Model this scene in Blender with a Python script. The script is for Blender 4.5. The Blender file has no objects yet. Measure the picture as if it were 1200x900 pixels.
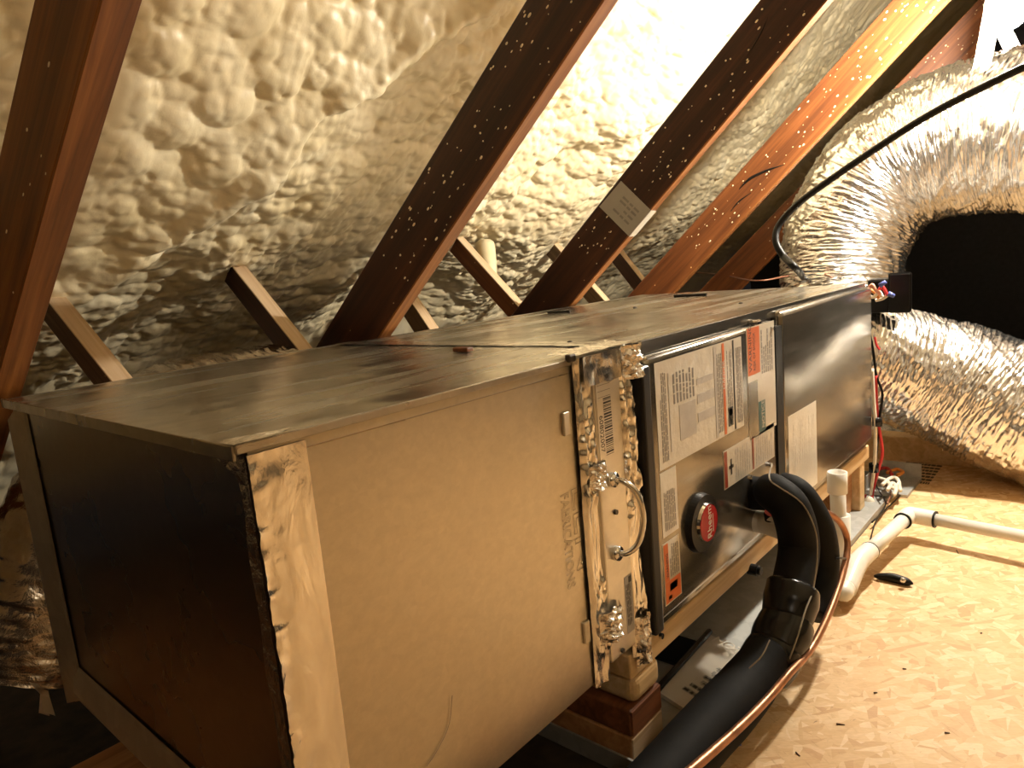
import bpy, bmesh, math, random
import numpy as np
from mathutils import Matrix, Vector
random.seed(7)
RNG = np.random.default_rng(7)
SC = bpy.context.scene
COL = SC.collection

# ------------------------------------------------------------------ camera
CAM_H = 0.72
_c = np.array([600.0, 450.0]); _v1 = np.array([1322.0, 252.0]); _vv = np.array([1040.0, 5400.0])
FPX = math.sqrt(-np.dot(_v1 - _c, _vv - _c))
def _n(v): return v / np.linalg.norm(v)
_e1 = _n(np.array([*(_v1 - _c), FPX])); _ev = _n(np.array([*(_vv - _c), FPX])); _e2 = _n(np.cross(-_ev, _e1))
ROT = np.array([_e1, _e2, -_ev])          # camera axes (right, down, forward) -> world
cam = bpy.data.objects.new('camera', bpy.data.cameras.new('camera')); COL.objects.link(cam)
cam.data.sensor_width = 36.0; cam.data.lens = 36.0 * FPX / 1200.0; cam.data.clip_start = 0.01
_r, _u, _b = ROT @ [1, 0, 0], ROT @ [0, -1, 0], ROT @ [0, 0, -1]
cam.matrix_world = Matrix(((_r[0], _u[0], _b[0], 0), (_r[1], _u[1], _b[1], 0), (_r[2], _u[2], _b[2], CAM_H), (0, 0, 0, 1)))
SC.camera = cam

# ------------------------------------------------------------------ world, exposure
SC.view_settings.view_transform = 'Standard'; SC.view_settings.look = 'None'
SC.view_settings.exposure = 0.05; SC.view_settings.gamma = 1.0; SC.view_settings.use_curve_mapping = False
W = bpy.data.worlds.new('attic_dark'); SC.world = W; W.use_nodes = True
W.node_tree.nodes['Background'].inputs[0].default_value = (0.010, 0.009, 0.009, 1)
W.node_tree.nodes['Background'].inputs[1].default_value = 1.0
BULB_POS = (2.18, 0.2355, 1.231); BULB_STRENGTH = 1800.0
FILL_BULB_POS = (-0.75, -1.15, 1.75); FILL_BULB_STRENGTH = 125.0  # fill bulb added out of view, position assumed
BULB_COLOUR = (1.0, 0.91, 0.76)

# ------------------------------------------------------------------ measuring helpers (survey of real positions)
def ray(x, y): return _n(ROT @ np.array([x - 600, y - 450, FPX]))
O0 = np.array([0, 0, CAM_H])
def at_x(x, y, X): r = ray(x, y); return O0 + r * X / r[0]
def at_y(x, y, Y): r = ray(x, y); return O0 + r * Y / r[1]
def at_z(x, y, z): r = ray(x, y); return O0 + r * (z - CAM_H) / r[2]

# ------------------------------------------------------------------ numpy noise
def _h(ix, iy, s):
    n = (ix.astype(np.int64) * 374761393 + iy.astype(np.int64) * 668265263 + s * 1442695041) & 0xFFFFFFFF
    n = ((n ^ (n >> 13)) * 1274126177) & 0xFFFFFFFF
    n = ((n ^ (n >> 16)) * 2246822519) & 0xFFFFFFFF
    return ((n ^ (n >> 15)) & 0xFFFFFF) / float(0xFFFFFF)
def vnoise(x, y, s=0):
    ix, iy = np.floor(x), np.floor(y); fx, fy = x - ix, y - iy
    fx = fx * fx * (3 - 2 * fx); fy = fy * fy * (3 - 2 * fy)
    a, b, c, d = _h(ix, iy, s), _h(ix + 1, iy, s), _h(ix, iy + 1, s), _h(ix + 1, iy + 1, s)
    return (a * (1 - fx) + b * fx) * (1 - fy) + (c * (1 - fx) + d * fx) * fy
def fbm(x, y, s=0, o=4):
    t = 0; a = .5
    for k in range(o): t = t + a * vnoise(x, y, s + k * 17); x = x * 2.03; y = y * 2.03; a *= .5
    return t
def blobs(x, y, s=0):
    ix, iy = np.floor(x), np.floor(y); best = np.zeros_like(x)
    for dx in (-1, 0, 1):
        for dy in (-1, 0, 1):
            cx, cy = ix + dx, iy + dy
            px = cx + .15 + .7 * _h(cx, cy, s); py = cy + .15 + .7 * _h(cx, cy, s + 5)
            rr = .62 + .42 * _h(cx, cy, s + 9); hh = .55 + .45 * _h(cx, cy, s + 13)
            d2 = ((x - px) ** 2 + (y - py) ** 2) / rr ** 2
            best = np.maximum(best, hh * np.sqrt(np.maximum(0, 1 - d2)))
    return best
def sstep(a, b, x): t = np.clip((x - a) / (b - a), 0, 1); return t * t * (3 - 2 * t)

# ------------------------------------------------------------------ materials
def lin(c): return tuple((v / 12.92 if v <= .04045 else ((v + .055) / 1.055) ** 2.4) for v in c)
def rgb(r, g, b): return (*lin((r / 255, g / 255, b / 255)), 1)
class NT:
    def __init__(s, name):
        s.m = bpy.data.materials.new(name); s.m.use_nodes = True; s.t = s.m.node_tree
        s.b = s.t.nodes['Principled BSDF']; s.out = s.t.nodes['Material Output']; s._tc = None
    def n(s, kind, **kw):
        nd = s.t.nodes.new('ShaderNode' + kind)
        for k, v in kw.items():
            if k.startswith('i_'):
                key = k[2:]; key = int(key) if key.isdigit() else key.replace('_', ' ')
                nd.inputs[key].default_value = v
            else: setattr(nd, k, v)
        return nd
    def l(s, a, b): s.t.links.new(a, b)
    def obj(s):
        if not s._tc: s._tc = s.n('TexCoord')
        return s._tc.outputs['Object']
    def map(s, scale=(1, 1, 1), rot=(0, 0, 0), loc=(0, 0, 0), src=None):
        m = s.n('Mapping'); m.inputs['Scale'].default_value = scale; m.inputs['Rotation'].default_value = rot; m.inputs['Location'].default_value = loc
        s.l(src or s.obj(), m.inputs['Vector']); return m.outputs[0]
    def noise(s, vec, scale, detail=4, rough=.55, dist=0):
        q = s.n('TexNoise'); q.inputs['Scale'].default_value = scale; q.inputs['Detail'].default_value = detail
        q.inputs['Roughness'].default_value = rough; q.inputs['Distortion'].default_value = dist
        s.l(vec, q.inputs['Vector']); return q.outputs['Fac']
    def ramp(s, fac, stops):
        r = s.n('ValToRGB'); e = r.color_ramp.elements
        while len(e) < len(stops): e.new(.5)
        for k, (p, c) in enumerate(stops): e[k].position = p; e[k].color = c if len(c) == 4 else (*c, 1)
        s.l(fac, r.inputs[0]); return r.outputs[0]
    def mix(s, f, a, b, mode='MIX'):
        m = s.n('Mix', data_type='RGBA', blend_type=mode)
        for sock, v in ((m.inputs[0], f), (m.inputs[6], a), (m.inputs[7], b)):
            if hasattr(v, 'is_linked'): s.l(v, sock)
            else: sock.default_value = v
        return m.outputs[2]
    def mapr(s, v, a, b, c, d):
        m = s.n('MapRange'); s.l(v, m.inputs[0])
        for k, q in zip((1, 2, 3, 4), (a, b, c, d)): m.inputs[k].default_value = q
        return m.outputs[0]
    def bump(s, h, strength=.3, dist=.002, prev=None):
        q = s.n('Bump'); q.inputs['Strength'].default_value = strength; q.inputs['Distance'].default_value = dist
        s.l(h, q.inputs['Height'])
        if prev: s.l(prev, q.inputs['Normal'])
        return q.outputs[0]
    def set(s, **kw):
        for k, v in kw.items():
            sock = s.b.inputs[k.replace('_', ' ')]
            if hasattr(v, 'is_linked'): s.l(v, sock)
            else: sock.default_value = v
        return s.m
M = {}
def plain(name, col, rough=.5, metal=0.0, var=.12, **kw):
    t = NT(name); f = t.noise(t.obj(), 35, 3)
    lo = tuple(c * (1 - var) for c in col[:3]) + (1,); hi = tuple(min(1, c * (1 + var)) for c in col[:3]) + (1,)
    M[name] = t.set(Base_Color=t.ramp(f, [(.3, lo), (.7, hi)]), Roughness=rough, Metallic=metal, **kw); return M[name]

def galv(name, col, rough, streak=(2, 40, 2), wav=.0, sp=.06, metal=1.0, spang=55, bmp=1.0, rv=1.0):
    t = NT(name)
    vo = t.n('TexVoronoi'); vo.inputs['Scale'].default_value = spang; t.l(t.map(), vo.inputs['Vector'])
    g = t.n('SeparateColor'); t.l(vo.outputs['Color'], g.inputs[0])
    st = t.noise(t.map(streak), 1.0, 5, .65)
    big = t.noise(t.map(), 5, 4, .6)
    c = t.mix(t.mapr(g.outputs[0], 0, 1, 0, 1), tuple(v * (1 - sp) for v in col[:3]) + (1,), tuple(min(1, v * (1 + sp)) for v in col[:3]) + (1,))
    c = t.mix(t.mapr(st, .35, .7, 0, .35), c, tuple(v * .72 for v in col[:3]) + (1,))
    c = t.mix(t.mapr(big, .55, .75, 0, .35), c, tuple(v * .8 for v in col[:3]) + (1,))
    r1 = t.mapr(st, .3, .7, rough - .08 * rv, rough + .1 * rv)
    nrm = t.bump(st, .12 * bmp, .001)
    nrm = t.bump(g.outputs[1], .05 * bmp, .0006, nrm)
    if wav: nrm = t.bump(t.noise(t.map(), 6, 2), wav, .02, nrm)
    M[name] = t.set(Base_Color=c, Metallic=metal, Roughness=r1, Normal=nrm); return M[name]

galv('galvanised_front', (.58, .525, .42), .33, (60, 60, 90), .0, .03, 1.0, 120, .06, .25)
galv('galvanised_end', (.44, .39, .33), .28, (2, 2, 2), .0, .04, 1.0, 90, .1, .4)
galv('galvanised_top', (.62, .58, .50), .24, (1.2, 14, 2), .30, .08)
galv('galvanised_rough', (.70, .64, .54), .50, (2, 2, 2), .0)
galv('filter_metal', (.70, .66, .58), .34, (3, 3, 40), .0, .03, 1.0, 100, .1, .4)
galv('pan_metal', (.50, .50, .47), .55, (4, 4, 4), .0, .1, .75)
galv('cabinet_grey', (.30, .275, .235), .17, (3, 3, 30), .05, .02, .85)
galv('dark_cabinet', (.10, .09, .08), .30, (3, 3, 30), .0, .02, .6)

def foil(name, col, rough, scale, stretch=(1, 1, 1), s=.6):
    t = NT(name); v = t.map(stretch)
    a = t.noise(v, scale, 5, .6, .6); q = t.n('TexVoronoi', feature='DISTANCE_TO_EDGE'); q.inputs['Scale'].default_value = scale * .7; t.l(v, q.inputs['Vector'])
    n1 = t.bump(a, s, .006); n2 = t.bump(t.mapr(q.outputs[0], 0, .25, 0, 1), s * .5, .003, n1)
    M[name] = t.set(Base_Color=t.ramp(a, [(.35, tuple(c * .82 for c in col)), (.65, col)]), Metallic=1.0, Roughness=rough, Normal=n2); return M[name]
foil('foil_tape', (.93, .89, .82), .20, 38, (1, 1, .35), .35)
foil('foil_crumpled', (.88, .82, .74), .20, 55, (1, 1, 1), .7)
foil('foil_duct', (.96, .95, .93), .24, 45, (1, 1, 1), .3)
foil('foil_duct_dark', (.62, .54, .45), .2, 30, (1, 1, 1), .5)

# spray foam
t = NT('spray_foam'); n1 = t.noise(t.obj(), 9, 4); n2 = t.noise(t.obj(), 160, 3)
M['spray_foam'] = t.set(Base_Color=t.ramp(n1, [(.3, (.74, .62, .38)), (.55, (.82, .71, .48)), (.8, (.87, .79, .58))]), Roughness=.42,
    Normal=t.bump(n2, .12, .002), Subsurface_Weight=0.0, Specular_IOR_Level=.45)
# OSB
t = NT('osb'); flakes = None
base = None
for k, (ang, sc) in enumerate(((.2, 40), (1.25, 46), (2.3, 52))):
    wv = t.n('TexNoise'); wv.inputs['Scale'].default_value = 3.5; t.l(t.obj(), wv.inputs['Vector'])
    mp = t.map((sc * 1.5, sc * .5, 4), (0, 0, 0), (k * 3.1, k * 1.7, 0), t.map((1, 1, 1), (0, 0, ang)))
    ad = t.n('VectorMath', operation='MULTIPLY_ADD'); t.l(wv.outputs['Color'], ad.inputs[0]); ad.inputs[1].default_value = (2.2, 2.2, 0); t.l(mp, ad.inputs[2])
    vo = t.n('TexVoronoi'); vo.inputs['Scale'].default_value = 1; t.l(ad.outputs[0], vo.inputs['Vector'])
    sp = t.n('SeparateColor'); t.l(vo.outputs['Color'], sp.inputs[0])
    cc = t.ramp(sp.outputs[0], [(0, rgb(198, 156, 108)), (.25, rgb(212, 174, 124)), (.7, rgb(222, 188, 140)), (1, rgb(232, 204, 162))])
    if base is None: base = cc; hgt = sp.outputs[1]
    else: base = t.mix(t.mapr(sp.outputs[2], .52, .56, 0, 1), base, cc)
gr = t.noise(t.map((260, 30, 10), src=t.map((1, 1, 1), (0, 0, .6))), 1, 3)
base = t.mix(t.mapr(gr, .62, .78, 0, .45), base, rgb(150, 100, 52))
dk = t.noise(t.map((120, 34, 10), src=t.map((1, 1, 1), (0, 0, 1.9))), 1, 4, .7)
base = t.mix(t.mapr(dk, .66, .74, 0, .75), base, rgb(96, 60, 30))
fn = t.noise(t.map((420, 90, 40), src=t.map((1, 1, 1), (0, 0, 2.6))), 1, 3); base = t.mix(t.mapr(fn, .3, .7, .25, 0), base, rgb(150, 104, 60))
M['osb'] = t.set(Base_Color=base, Roughness=.62, Normal=t.bump(hgt, .25, .0012))
# wood
def wood(name, dark, mid, light, rough=.5, specks=0.0, rings=1.0, spec=.4):
    t = NT(name)
    v = t.map((1.2, 26, 26))
    a = t.noise(v, 1.6, 6, .6, .8); b = t.noise(t.map((3, 130, 130)), 1, 3)
    c = t.ramp(a, [(.30, dark), (.52, mid), (.72, light)])
    c = t.mix(t.mapr(b, .5, .75, 0, .4), c, dark)
    if specks:
        vo = t.n('TexVoronoi'); vo.inputs['Scale'].default_value = 46; t.l(t.map((.8, 1, 1)), vo.inputs['Vector'])
        s = t.n('SeparateColor'); t.l(vo.outputs['Color'], s.inputs[0])
        dd = t.n('Math', operation='MULTIPLY_ADD'); t.l(s.outputs[0], dd.inputs[0]); dd.inputs[1].default_value = specks * .20; dd.inputs[2].default_value = -.20 * (1 - .12 - specks * .5) + .0
        dd.inputs[2].default_value = -.20
        dd.inputs[1].default_value = .20 + specks * .17
        lt = t.n('Math', operation='LESS_THAN'); t.l(vo.outputs['Distance'], lt.inputs[0]); t.l(dd.outputs[0], lt.inputs[1])
        c = t.mix(lt.outputs[0], c, rgb(236, 200, 140))
    M[name] = t.set(Base_Color=c, Roughness=rough, Normal=t.bump(a, .2, .002), Specular_IOR_Level=spec); return M[name]
wood('stained_wood_red', (.060, .018, .004, 1), (.19, .062, .012, 1), (.30, .112, .024, 1), .42, .35)
wood('stained_wood_dark_shaded', (.014, .0045, .002, 1), (.045, .0135, .005, 1), (.088, .028, .009, 1), .42, .6)  # stained wood with shade painted in, for the unlit rafter faces
wood('stained_wood_orange', (.07, .019, .004, 1), (.165, .050, .011, 1), (.25, .088, .024, 1), .5, .9)
wood('beam_edge_lit', (.11, .034, .007, 1), (.25, .088, .019, 1), (.38, .15, .036, 1), .5, .5)
wood('pine', (.52, .33, .15, 1), (.66, .45, .23, 1), (.74, .54, .31, 1), .5)
wood('end_grain_and_lit_edge', (.46, .30, .16, 1), (.62, .45, .28, 1), (.70, .55, .38, 1), .7)
wood('red_lumber', (.10, .03, .01, 1), (.20, .065, .02, 1), (.30, .10, .035, 1), .65)
wood('orange_lumber', (.28, .12, .04, 1), (.42, .20, .075, 1), (.52, .28, .12, 1), .6)
wood('grey_wood', (.05, .03, .015, 1), (.13, .075, .035, 1), (.22, .14, .07, 1), .7, .5)
# small stuff
plain('white_pvc', (.80, .76, .68, 1), .32, 0, .04)
plain('black_rubber', (.006, .0055, .005, 1), .45, 0, .4, Specular_IOR_Level=.25)
plain('black_insulation', (.004, .0038, .0036, 1), .7, 0, .5, Specular_IOR_Level=.18)
plain('black_tape', (.006, .0055, .0055, 1), .25, 0, .3, Specular_IOR_Level=.35)
plain('black_plastic', (.007, .007, .0075, 1), .35, 0, .2, Specular_IOR_Level=.3)
plain('seam_edge_light', (.30, .26, .20, 1), .4, 0, .2)
plain('chrome', (.75, .74, .72, 1), .12, 1.0, .05)
plain('dark_steel', (.10, .09, .08, 1), .35, .9, .2)
plain('copper', (.42, .20, .11, 1), .36, .85, .3)
plain('paper', (.72, .66, .56, 1), .35, 0, .05)
t = NT('label_white'); M['label_white'] = t.set(Base_Color=(.66, .60, .50, 1), Roughness=.16, Normal=t.bump(t.noise(t.map(), 38, 4), .35, .004))
plain('label_grey', (.34, .31, .27, 1), .4, 0, .05)
plain('ink_grey', (.22, .20, .18, 1), .4, 0, .1)
plain('ink_glare_pale', (.46, .42, .37, 1), .35, 0, .1)  # print paled to paint the glare over the labels
plain('ink_black', (.015, .014, .013, 1), .4, 0, .1)
plain('ink_orange', (.62, .13, .02, 1), .35, 0, .08)
plain('ink_red', (.30, .05, .02, 1), .35, 0, .1)
plain('ink_teal', (.03, .10, .10, 1), .35, 0, .1)
plain('badge_red', (.38, .012, .016, 1), .2, 0, .1)
plain('white_strap', (.72, .70, .66, 1), .45, 0, .04)
plain('wire_red', (.55, .03, .03, 1), .35)
plain('wire_white', (.75, .68, .56, 1), .4)
plain('wire_brown', (.22, .09, .05, 1), .45)
plain('wire_orange', (.75, .28, .05, 1), .4)
plain('wire_blue', (.10, .13, .40, 1), .35)
plain('wire_pink', (.70, .32, .22, 1), .4)
plain('dark_boards', (.035, .022, .012, 1), .7, 0, .5)
plain('unlit_dark', (.010, .0105, .014, 1), .8, 0, .3)  # darkness of the unlit attic void painted as near-black
plain('stamp_ink', (.06, .04, .02, 1), .7, 0, .3)
plain('mastic', (.20, .15, .10, 1), .55, 0, .3)
t = NT('clear_plastic'); M['clear_plastic'] = t.set(Base_Color=(.9, .88, .85, 1), Roughness=.10, Transmission_Weight=1.0, IOR=1.25, Alpha=.55,
    Normal=t.bump(t.noise(t.map((9, 30, 9)), 2, 3), .5, .01))
t = NT('bulb_glow'); M['bulb_glow'] = t.set(Base_Color=(1, 1, 1, 1), Emission_Color=(*BULB_COLOUR, 1), Emission_Strength=BULB_STRENGTH)
t = NT('fill_bulb_glow'); M['fill_bulb_glow'] = t.set(Base_Color=(1, 1, 1, 1), Emission_Color=(*BULB_COLOUR, 1), Emission_Strength=FILL_BULB_STRENGTH)

# ------------------------------------------------------------------ object helpers
WL = {}
def props(o, label=None, cat=None, group=None, kind=None):
    if label: o['label'] = label
    if cat: o['category'] = cat
    if group: o['group'] = group
    if kind: o['kind'] = kind
    return o
def thing(name, loc, label, cat, group=None):
    o = bpy.data.objects.new(name, None); COL.objects.link(o); o.location = loc; o.empty_display_size = .05
    WL[o.name] = np.array(loc, float); return props(o, label, cat, group)
def obj(name, geo, mat, parent=None, smooth=False, origin=None, raw=False):
    """geo = (verts, faces); world coordinates, moved to the parent's (or own) origin"""
    v, f = geo; v = np.asarray(v, float)
    if parent is not None: L = WL[parent.name]
    elif origin is not None: L = np.array(origin, float)
    elif raw: L = np.zeros(3)
    else: L = np.array([(v[:, 0].min() + v[:, 0].max()) / 2, (v[:, 1].min() + v[:, 1].max()) / 2, v[:, 2].min()])
    me = bpy.data.meshes.new(name)
    if isinstance(f, np.ndarray) and f.ndim == 2:
        vv = (v - L).astype(np.float32); k = f.shape[1]
        me.vertices.add(len(vv)); me.vertices.foreach_set('co', vv.ravel())
        me.loops.add(f.size); me.loops.foreach_set('vertex_index', f.astype(np.int32).ravel())
        me.polygons.add(len(f)); me.polygons.foreach_set('loop_start', np.arange(0, f.size, k, dtype=np.int32))
        me.update(calc_edges=True); me.validate()
    else:
        me.from_pydata((v - L).tolist(), [], [list(map(int, q)) for q in f])
    if smooth: me.polygons.foreach_set('use_smooth', np.ones(len(me.polygons), bool))
    me.materials.append(M[mat] if isinstance(mat, str) else mat); me.update()
    o = bpy.data.objects.new(name, me); COL.objects.link(o)
    if parent is not None: o.parent = parent
    else: o.location = L
    WL[o.name] = L
    return o
def bm_geo(bm):
    bmesh.ops.recalc_face_normals(bm, faces=bm.faces)
    bm.verts.index_update(); v = [tuple(q.co) for q in bm.verts]; f = [[q.index for q in p.verts] for p in bm.faces]; bm.free(); return v, f
def box(x0, x1, y0, y1, z0, z1, bev=0, seg=2):
    bm = bmesh.new(); r = bmesh.ops.create_cube(bm, size=1)
    for q in bm.verts: q.co = ((x0 + x1) / 2 + q.co.x * (x1 - x0), (y0 + y1) / 2 + q.co.y * (y1 - y0), (z0 + z1) / 2 + q.co.z * (z1 - z0))
    if bev: bmesh.ops.bevel(bm, geom=bm.edges[:], offset=bev, segments=seg, profile=.5, affect='EDGES')
    return bm_geo(bm)
def join(*gs):
    V, F = [], []
    for v, f in gs:
        o = len(V); V += [tuple(q) for q in v]; F += [[int(i) + o for i in p] for p in f]
    return V, F
def smooth_path(pts, n=60):
    P = np.asarray(pts, float)
    if len(P) == 2: return P[0] + (P[1] - P[0]) * np.linspace(0, 1, n)[:, None]
    P = np.vstack([2 * P[0] - P[1], P, 2 * P[-1] - P[-2]]); m = len(P) - 3; out = []
    for tt in np.linspace(0, m - 1e-9, n):
        i = int(tt); u = tt - i; a, b, c, d = P[i:i + 4]
        out.append(.5 * (2 * b + (c - a) * u + (2 * a - 5 * b + 4 * c - d) * u * u + (3 * b - a - 3 * c + d) * u ** 3))
    return np.array(out)
def frames(path):
    T = np.gradient(path, axis=0); T /= np.linalg.norm(T, axis=1)[:, None]
    up = np.array([0, 0, 1.0]) if abs(T[0][2]) < .9 else np.array([1.0, 0, 0])
    N = [_n(up - T[0] * np.dot(up, T[0]))]
    for k in range(1, len(path)):
        q = N[-1] - T[k] * np.dot(N[-1], T[k]); N.append(_n(q))
    N = np.array(N); B = np.cross(T, N); return T, N, B
def tube(pts, r, sides=10, n=60, cap=True, rad=None, smooth=True):
    """rad(s, theta) -> radius array; r scalar or list along the path"""
    P = smooth_path(pts, n) if smooth else np.asarray(pts, float)
    T, N, B = frames(P); n = len(P); th = np.linspace(0, 2 * math.pi, sides, endpoint=False)
    L = np.concatenate([[0], np.cumsum(np.linalg.norm(np.diff(P, axis=0), axis=1))])
    R = np.interp(np.linspace(0, 1, n), np.linspace(0, 1, len(r)), r)[:, None] * np.ones((1, sides)) if np.ndim(r) else np.full((n, sides), r)
    if rad is not None: R = R * rad(L[:, None] * np.ones((1, sides)), th[None, :] * np.ones((n, 1)))
    V = P[:, None, :] + R[:, :, None] * (np.cos(th)[None, :, None] * N[:, None, :] + np.sin(th)[None, :, None] * B[:, None, :])
    V = V.reshape(-1, 3).tolist(); F = []
    for i in range(n - 1):
        for j in range(sides):
            a = i * sides + j; b = i * sides + (j + 1) % sides; F.append([a, b, b + sides, a + sides])
    if cap: F.append(list(range(sides))[::-1]); F.append([(n - 1) * sides + j for j in range(sides)])
    return V, F
def cyl(p, q, r, sides=16, r2=None):
    return tube([p, q], [r, r if r2 is None else r2], sides, 2)
def grid(fn, nu, nv):
    u = np.linspace(0, 1, nu); v = np.linspace(0, 1, nv); U, V = np.meshgrid(u, v, indexing='ij')
    P = fn(U, V).reshape(-1, 3); i, j = np.meshgrid(np.arange(nu - 1), np.arange(nv - 1), indexing='ij'); a = (i * nv + j).ravel()
    return P, np.stack([a, a + nv, a + nv + 1, a + 1], 1)
def sphere(c, r, seg=16, sc=(1, 1, 1)):
    bm = bmesh.new(); bmesh.ops.create_uvsphere(bm, u_segments=seg, v_segments=max(6, seg // 2), radius=r)
    for q in bm.verts: q.co = Vector((q.co.x * sc[0] + c[0], q.co.y * sc[1] + c[1], q.co.z * sc[2] + c[2]))
    return bm_geo(bm)
def text(name, body, size, mat, parent, org, ax, ay, extrude=.0003, outline=0.0, sx=1.0):
    """flat lettering; org world, ax reading direction, ay letter-up direction"""
    cu = bpy.data.curves.new('lettering', 'FONT'); cu.body = body; cu.size = size; cu.extrude = extrude
    if outline: cu.fill_mode = 'NONE'; cu.bevel_depth = outline; cu.bevel_resolution = 0; cu.extrude = 0
    cu.resolution_u = 3
    o = bpy.data.objects.new('lettering', cu); COL.objects.link(o); bpy.context.view_layer.update()
    me = bpy.data.meshes.new_from_object(o.evaluated_get(bpy.context.evaluated_depsgraph_get()))
    v = np.array([q.co[:] for q in me.vertices]); f = [list(p.vertices) for p in me.polygons]
    bpy.data.objects.remove(o); bpy.data.curves.remove(cu); bpy.data.meshes.remove(me)
    ax, ay = _n(np.array(ax, float)), _n(np.array(ay, float)); az = np.cross(ax, ay)
    w = np.array(org) + sx * v[:, :1] * ax + v[:, 1:2] * ay + v[:, 2:3] * az
    return obj(name, (w, f), mat, parent)
def plate(p, ax, ay, w, h, th=.0006):
    """thin sheet: p corner, ax/ay unit axes, thickness along ax x ay"""
    p, ax, ay = np.array(p, float), np.array(ax, float), np.array(ay, float); az = np.cross(ax, ay)
    c = [p, p + ax * w, p + ax * w + ay * h, p + ay * h]; V = [q for q in c] + [q + az * th for q in c]
    return V, [[3, 2, 1, 0], [4, 5, 6, 7], [0, 1, 5, 4], [1, 2, 6, 5], [2, 3, 7, 6], [3, 0, 4, 7]]
def print_lines(p, ax, ay, w, h, rows, fill=.9, rng=random, thick=.5):
    """rows of word-like bars filling w x h, reading along ax, first row at +ay end"""
    gs = []; ax, ay = np.array(ax, float), np.array(ay, float)
    for k in range(rows):
        x = 0; end = w * (fill if rng.random() > .25 else rng.uniform(.4, .9)); y = h * (1 - (k + .5 + thick / 2) / rows)
        while x < end - .002:
            l = min(rng.uniform(.004, .016), end - x)
            gs.append(plate(np.array(p) + ax * x + ay * y, ax, ay, l, h / rows * thick, .0001)); x += l + .0016
    return join(*gs)

# ================================================================== ROOF (spray foam on the slope) and rafters
YAW, PITCH, Y0 = .148, .746, 1.084
RW = .125                                           # rafter depth
HD = np.array([math.sin(YAW), -math.cos(YAW), 0]); SL = HD * math.cos(PITCH) + np.array([0, 0, math.sin(PITCH)])
AX = np.array([math.cos(YAW), math.sin(YAW), 0]); NO = _n(np.cross(AX, SL)); NO = NO if NO[2] > 0 else -NO
PF = np.array([0, Y0, CAM_H]) + NO * (RW + .175)    # foam mean plane
def at_foam(x, y):
    r = ray(x, y); q = O0 + r * np.dot(PF - O0, NO) / np.dot(r, NO); return np.dot(q - PF, AX), np.dot(q - PF, SL)
def line_dist(u, v, pts):
    """signed distance to the polyline extended at both ends (+ on the upper left side)"""
    best = np.full(u.shape, 1e9); sg = np.zeros_like(u)
    for k in range(len(pts) - 1):
        a, b = np.array(pts[k]), np.array(pts[k + 1]); d = b - a; L = np.linalg.norm(d); d = d / L
        t0 = (u - a[0]) * d[0] + (v - a[1]) * d[1]
        lo = -9 if k == 0 else 0; hi = 9 if k == len(pts) - 2 else L
        tc = np.clip(t0, lo, hi); dx, dy = u - a[0] - tc * d[0], v - a[1] - tc * d[1]; dd = np.hypot(dx, dy)
        s = np.sign(d[0] * (v - a[1]) - d[1] * (u - a[0])); m = dd < best; best[m] = dd[m]; sg[m] = s[m]
    return best * sg
S1 = [at_foam(*q) for q in ((40, 370), (130, 310), (230, 225), (300, 165), (350, 115), (430, 75), (520, 10))]
S2 = [at_foam(*q) for q in ((560, 240), (650, 160), (700, 140), (770, 85), (850, 20))]
def foam_h(u, v):
    wob = .03 * (fbm(u * 9, v * 9, 3) - .5) * 2
    d1 = line_dist(u, v, S1) + wob; d2 = line_dist(u, v, S2) + wob
    h = .035 * sstep(-.04, .04, d1) + .03 * sstep(-.04, .03, d2) * (1 - sstep(0, .3, d1) * .6)
    h += .09 * (fbm(u * 2.3 + 3, v * 2.3, 11, 3) - .45)
    wx = .03 * (fbm(u * 11, v * 11, 21, 2) - .5); wy = .03 * (fbm(u * 11 + 7, v * 11 + 3, 23, 2) - .5)
    m = sstep(.36, .60, fbm(u * 3.2, v * 3.2, 31, 2)); big = sstep(-.02, .15, d1)
    uu, vv = u + wx, v + wy
    h += (.020 + .004 * big) * blobs(uu * 13, vv * 17, 41)
    h += (.020 - .004 * big) * blobs(uu * 27, vv * 34, 43) * (.6 + .4 * m)
    h += (.011 - .004 * big) * blobs(uu * 50, vv * 60, 47) * (.5 + .5 * m)
    h += (.005 - .003 * big) * blobs(uu * 90, vv * 90, 49) * m
    h -= .09 * sstep(.3, 1.2, v)
    h += .10 * sstep(1.75, 2.15, u)
    h += .030 * np.exp(-((d1 - .02) / .035) ** 2) * (.4 + 1.2 * fbm(u * 7, v * 7, 55, 2))
    h -= .13 * sstep(.12, -.6, v)                       # set back towards the eave, shaped to fall dark
    return h
def foam_mesh(us, vs):
    U, V = np.meshgrid(us, vs, indexing='ij'); H = foam_h(U, V)
    P = PF + U[..., None] * AX + V[..., None] * SL - H[..., None] * NO
    nu, nv = U.shape; i, j = np.meshgrid(np.arange(nu - 1), np.arange(nv - 1), indexing='ij'); a = (i * nv + j).ravel()
    return P.reshape(-1, 3), np.stack([a, a + 1, a + nv + 1, a + nv], 1)
us = np.concatenate([np.arange(-2.3, -.25, .04), np.arange(-.25, 2.6, .0046), np.arange(2.6, 4.0, .009), np.arange(4.0, 6.4, .04)])
vs = np.concatenate([np.arange(-1.15, -.62, .02), np.arange(-.62, 1.15, .0046), np.arange(1.15, 2.75, .03)])
o = obj('ceiling', foam_mesh(us, vs), 'spray_foam', smooth=True, origin=(0, 1.2, .6))
props(o, 'sloping roof underside covered in lumpy cream spray foam', kind='structure')
RIDGE_Y = (PF + 2.72 * SL)[1]
P, F = foam_mesh(np.arange(-2.3, 6.4, .05), np.arange(-1.15, 2.75, .05)); P = P.copy(); P[:, 1] = 2 * RIDGE_Y - P[:, 1]
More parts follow.
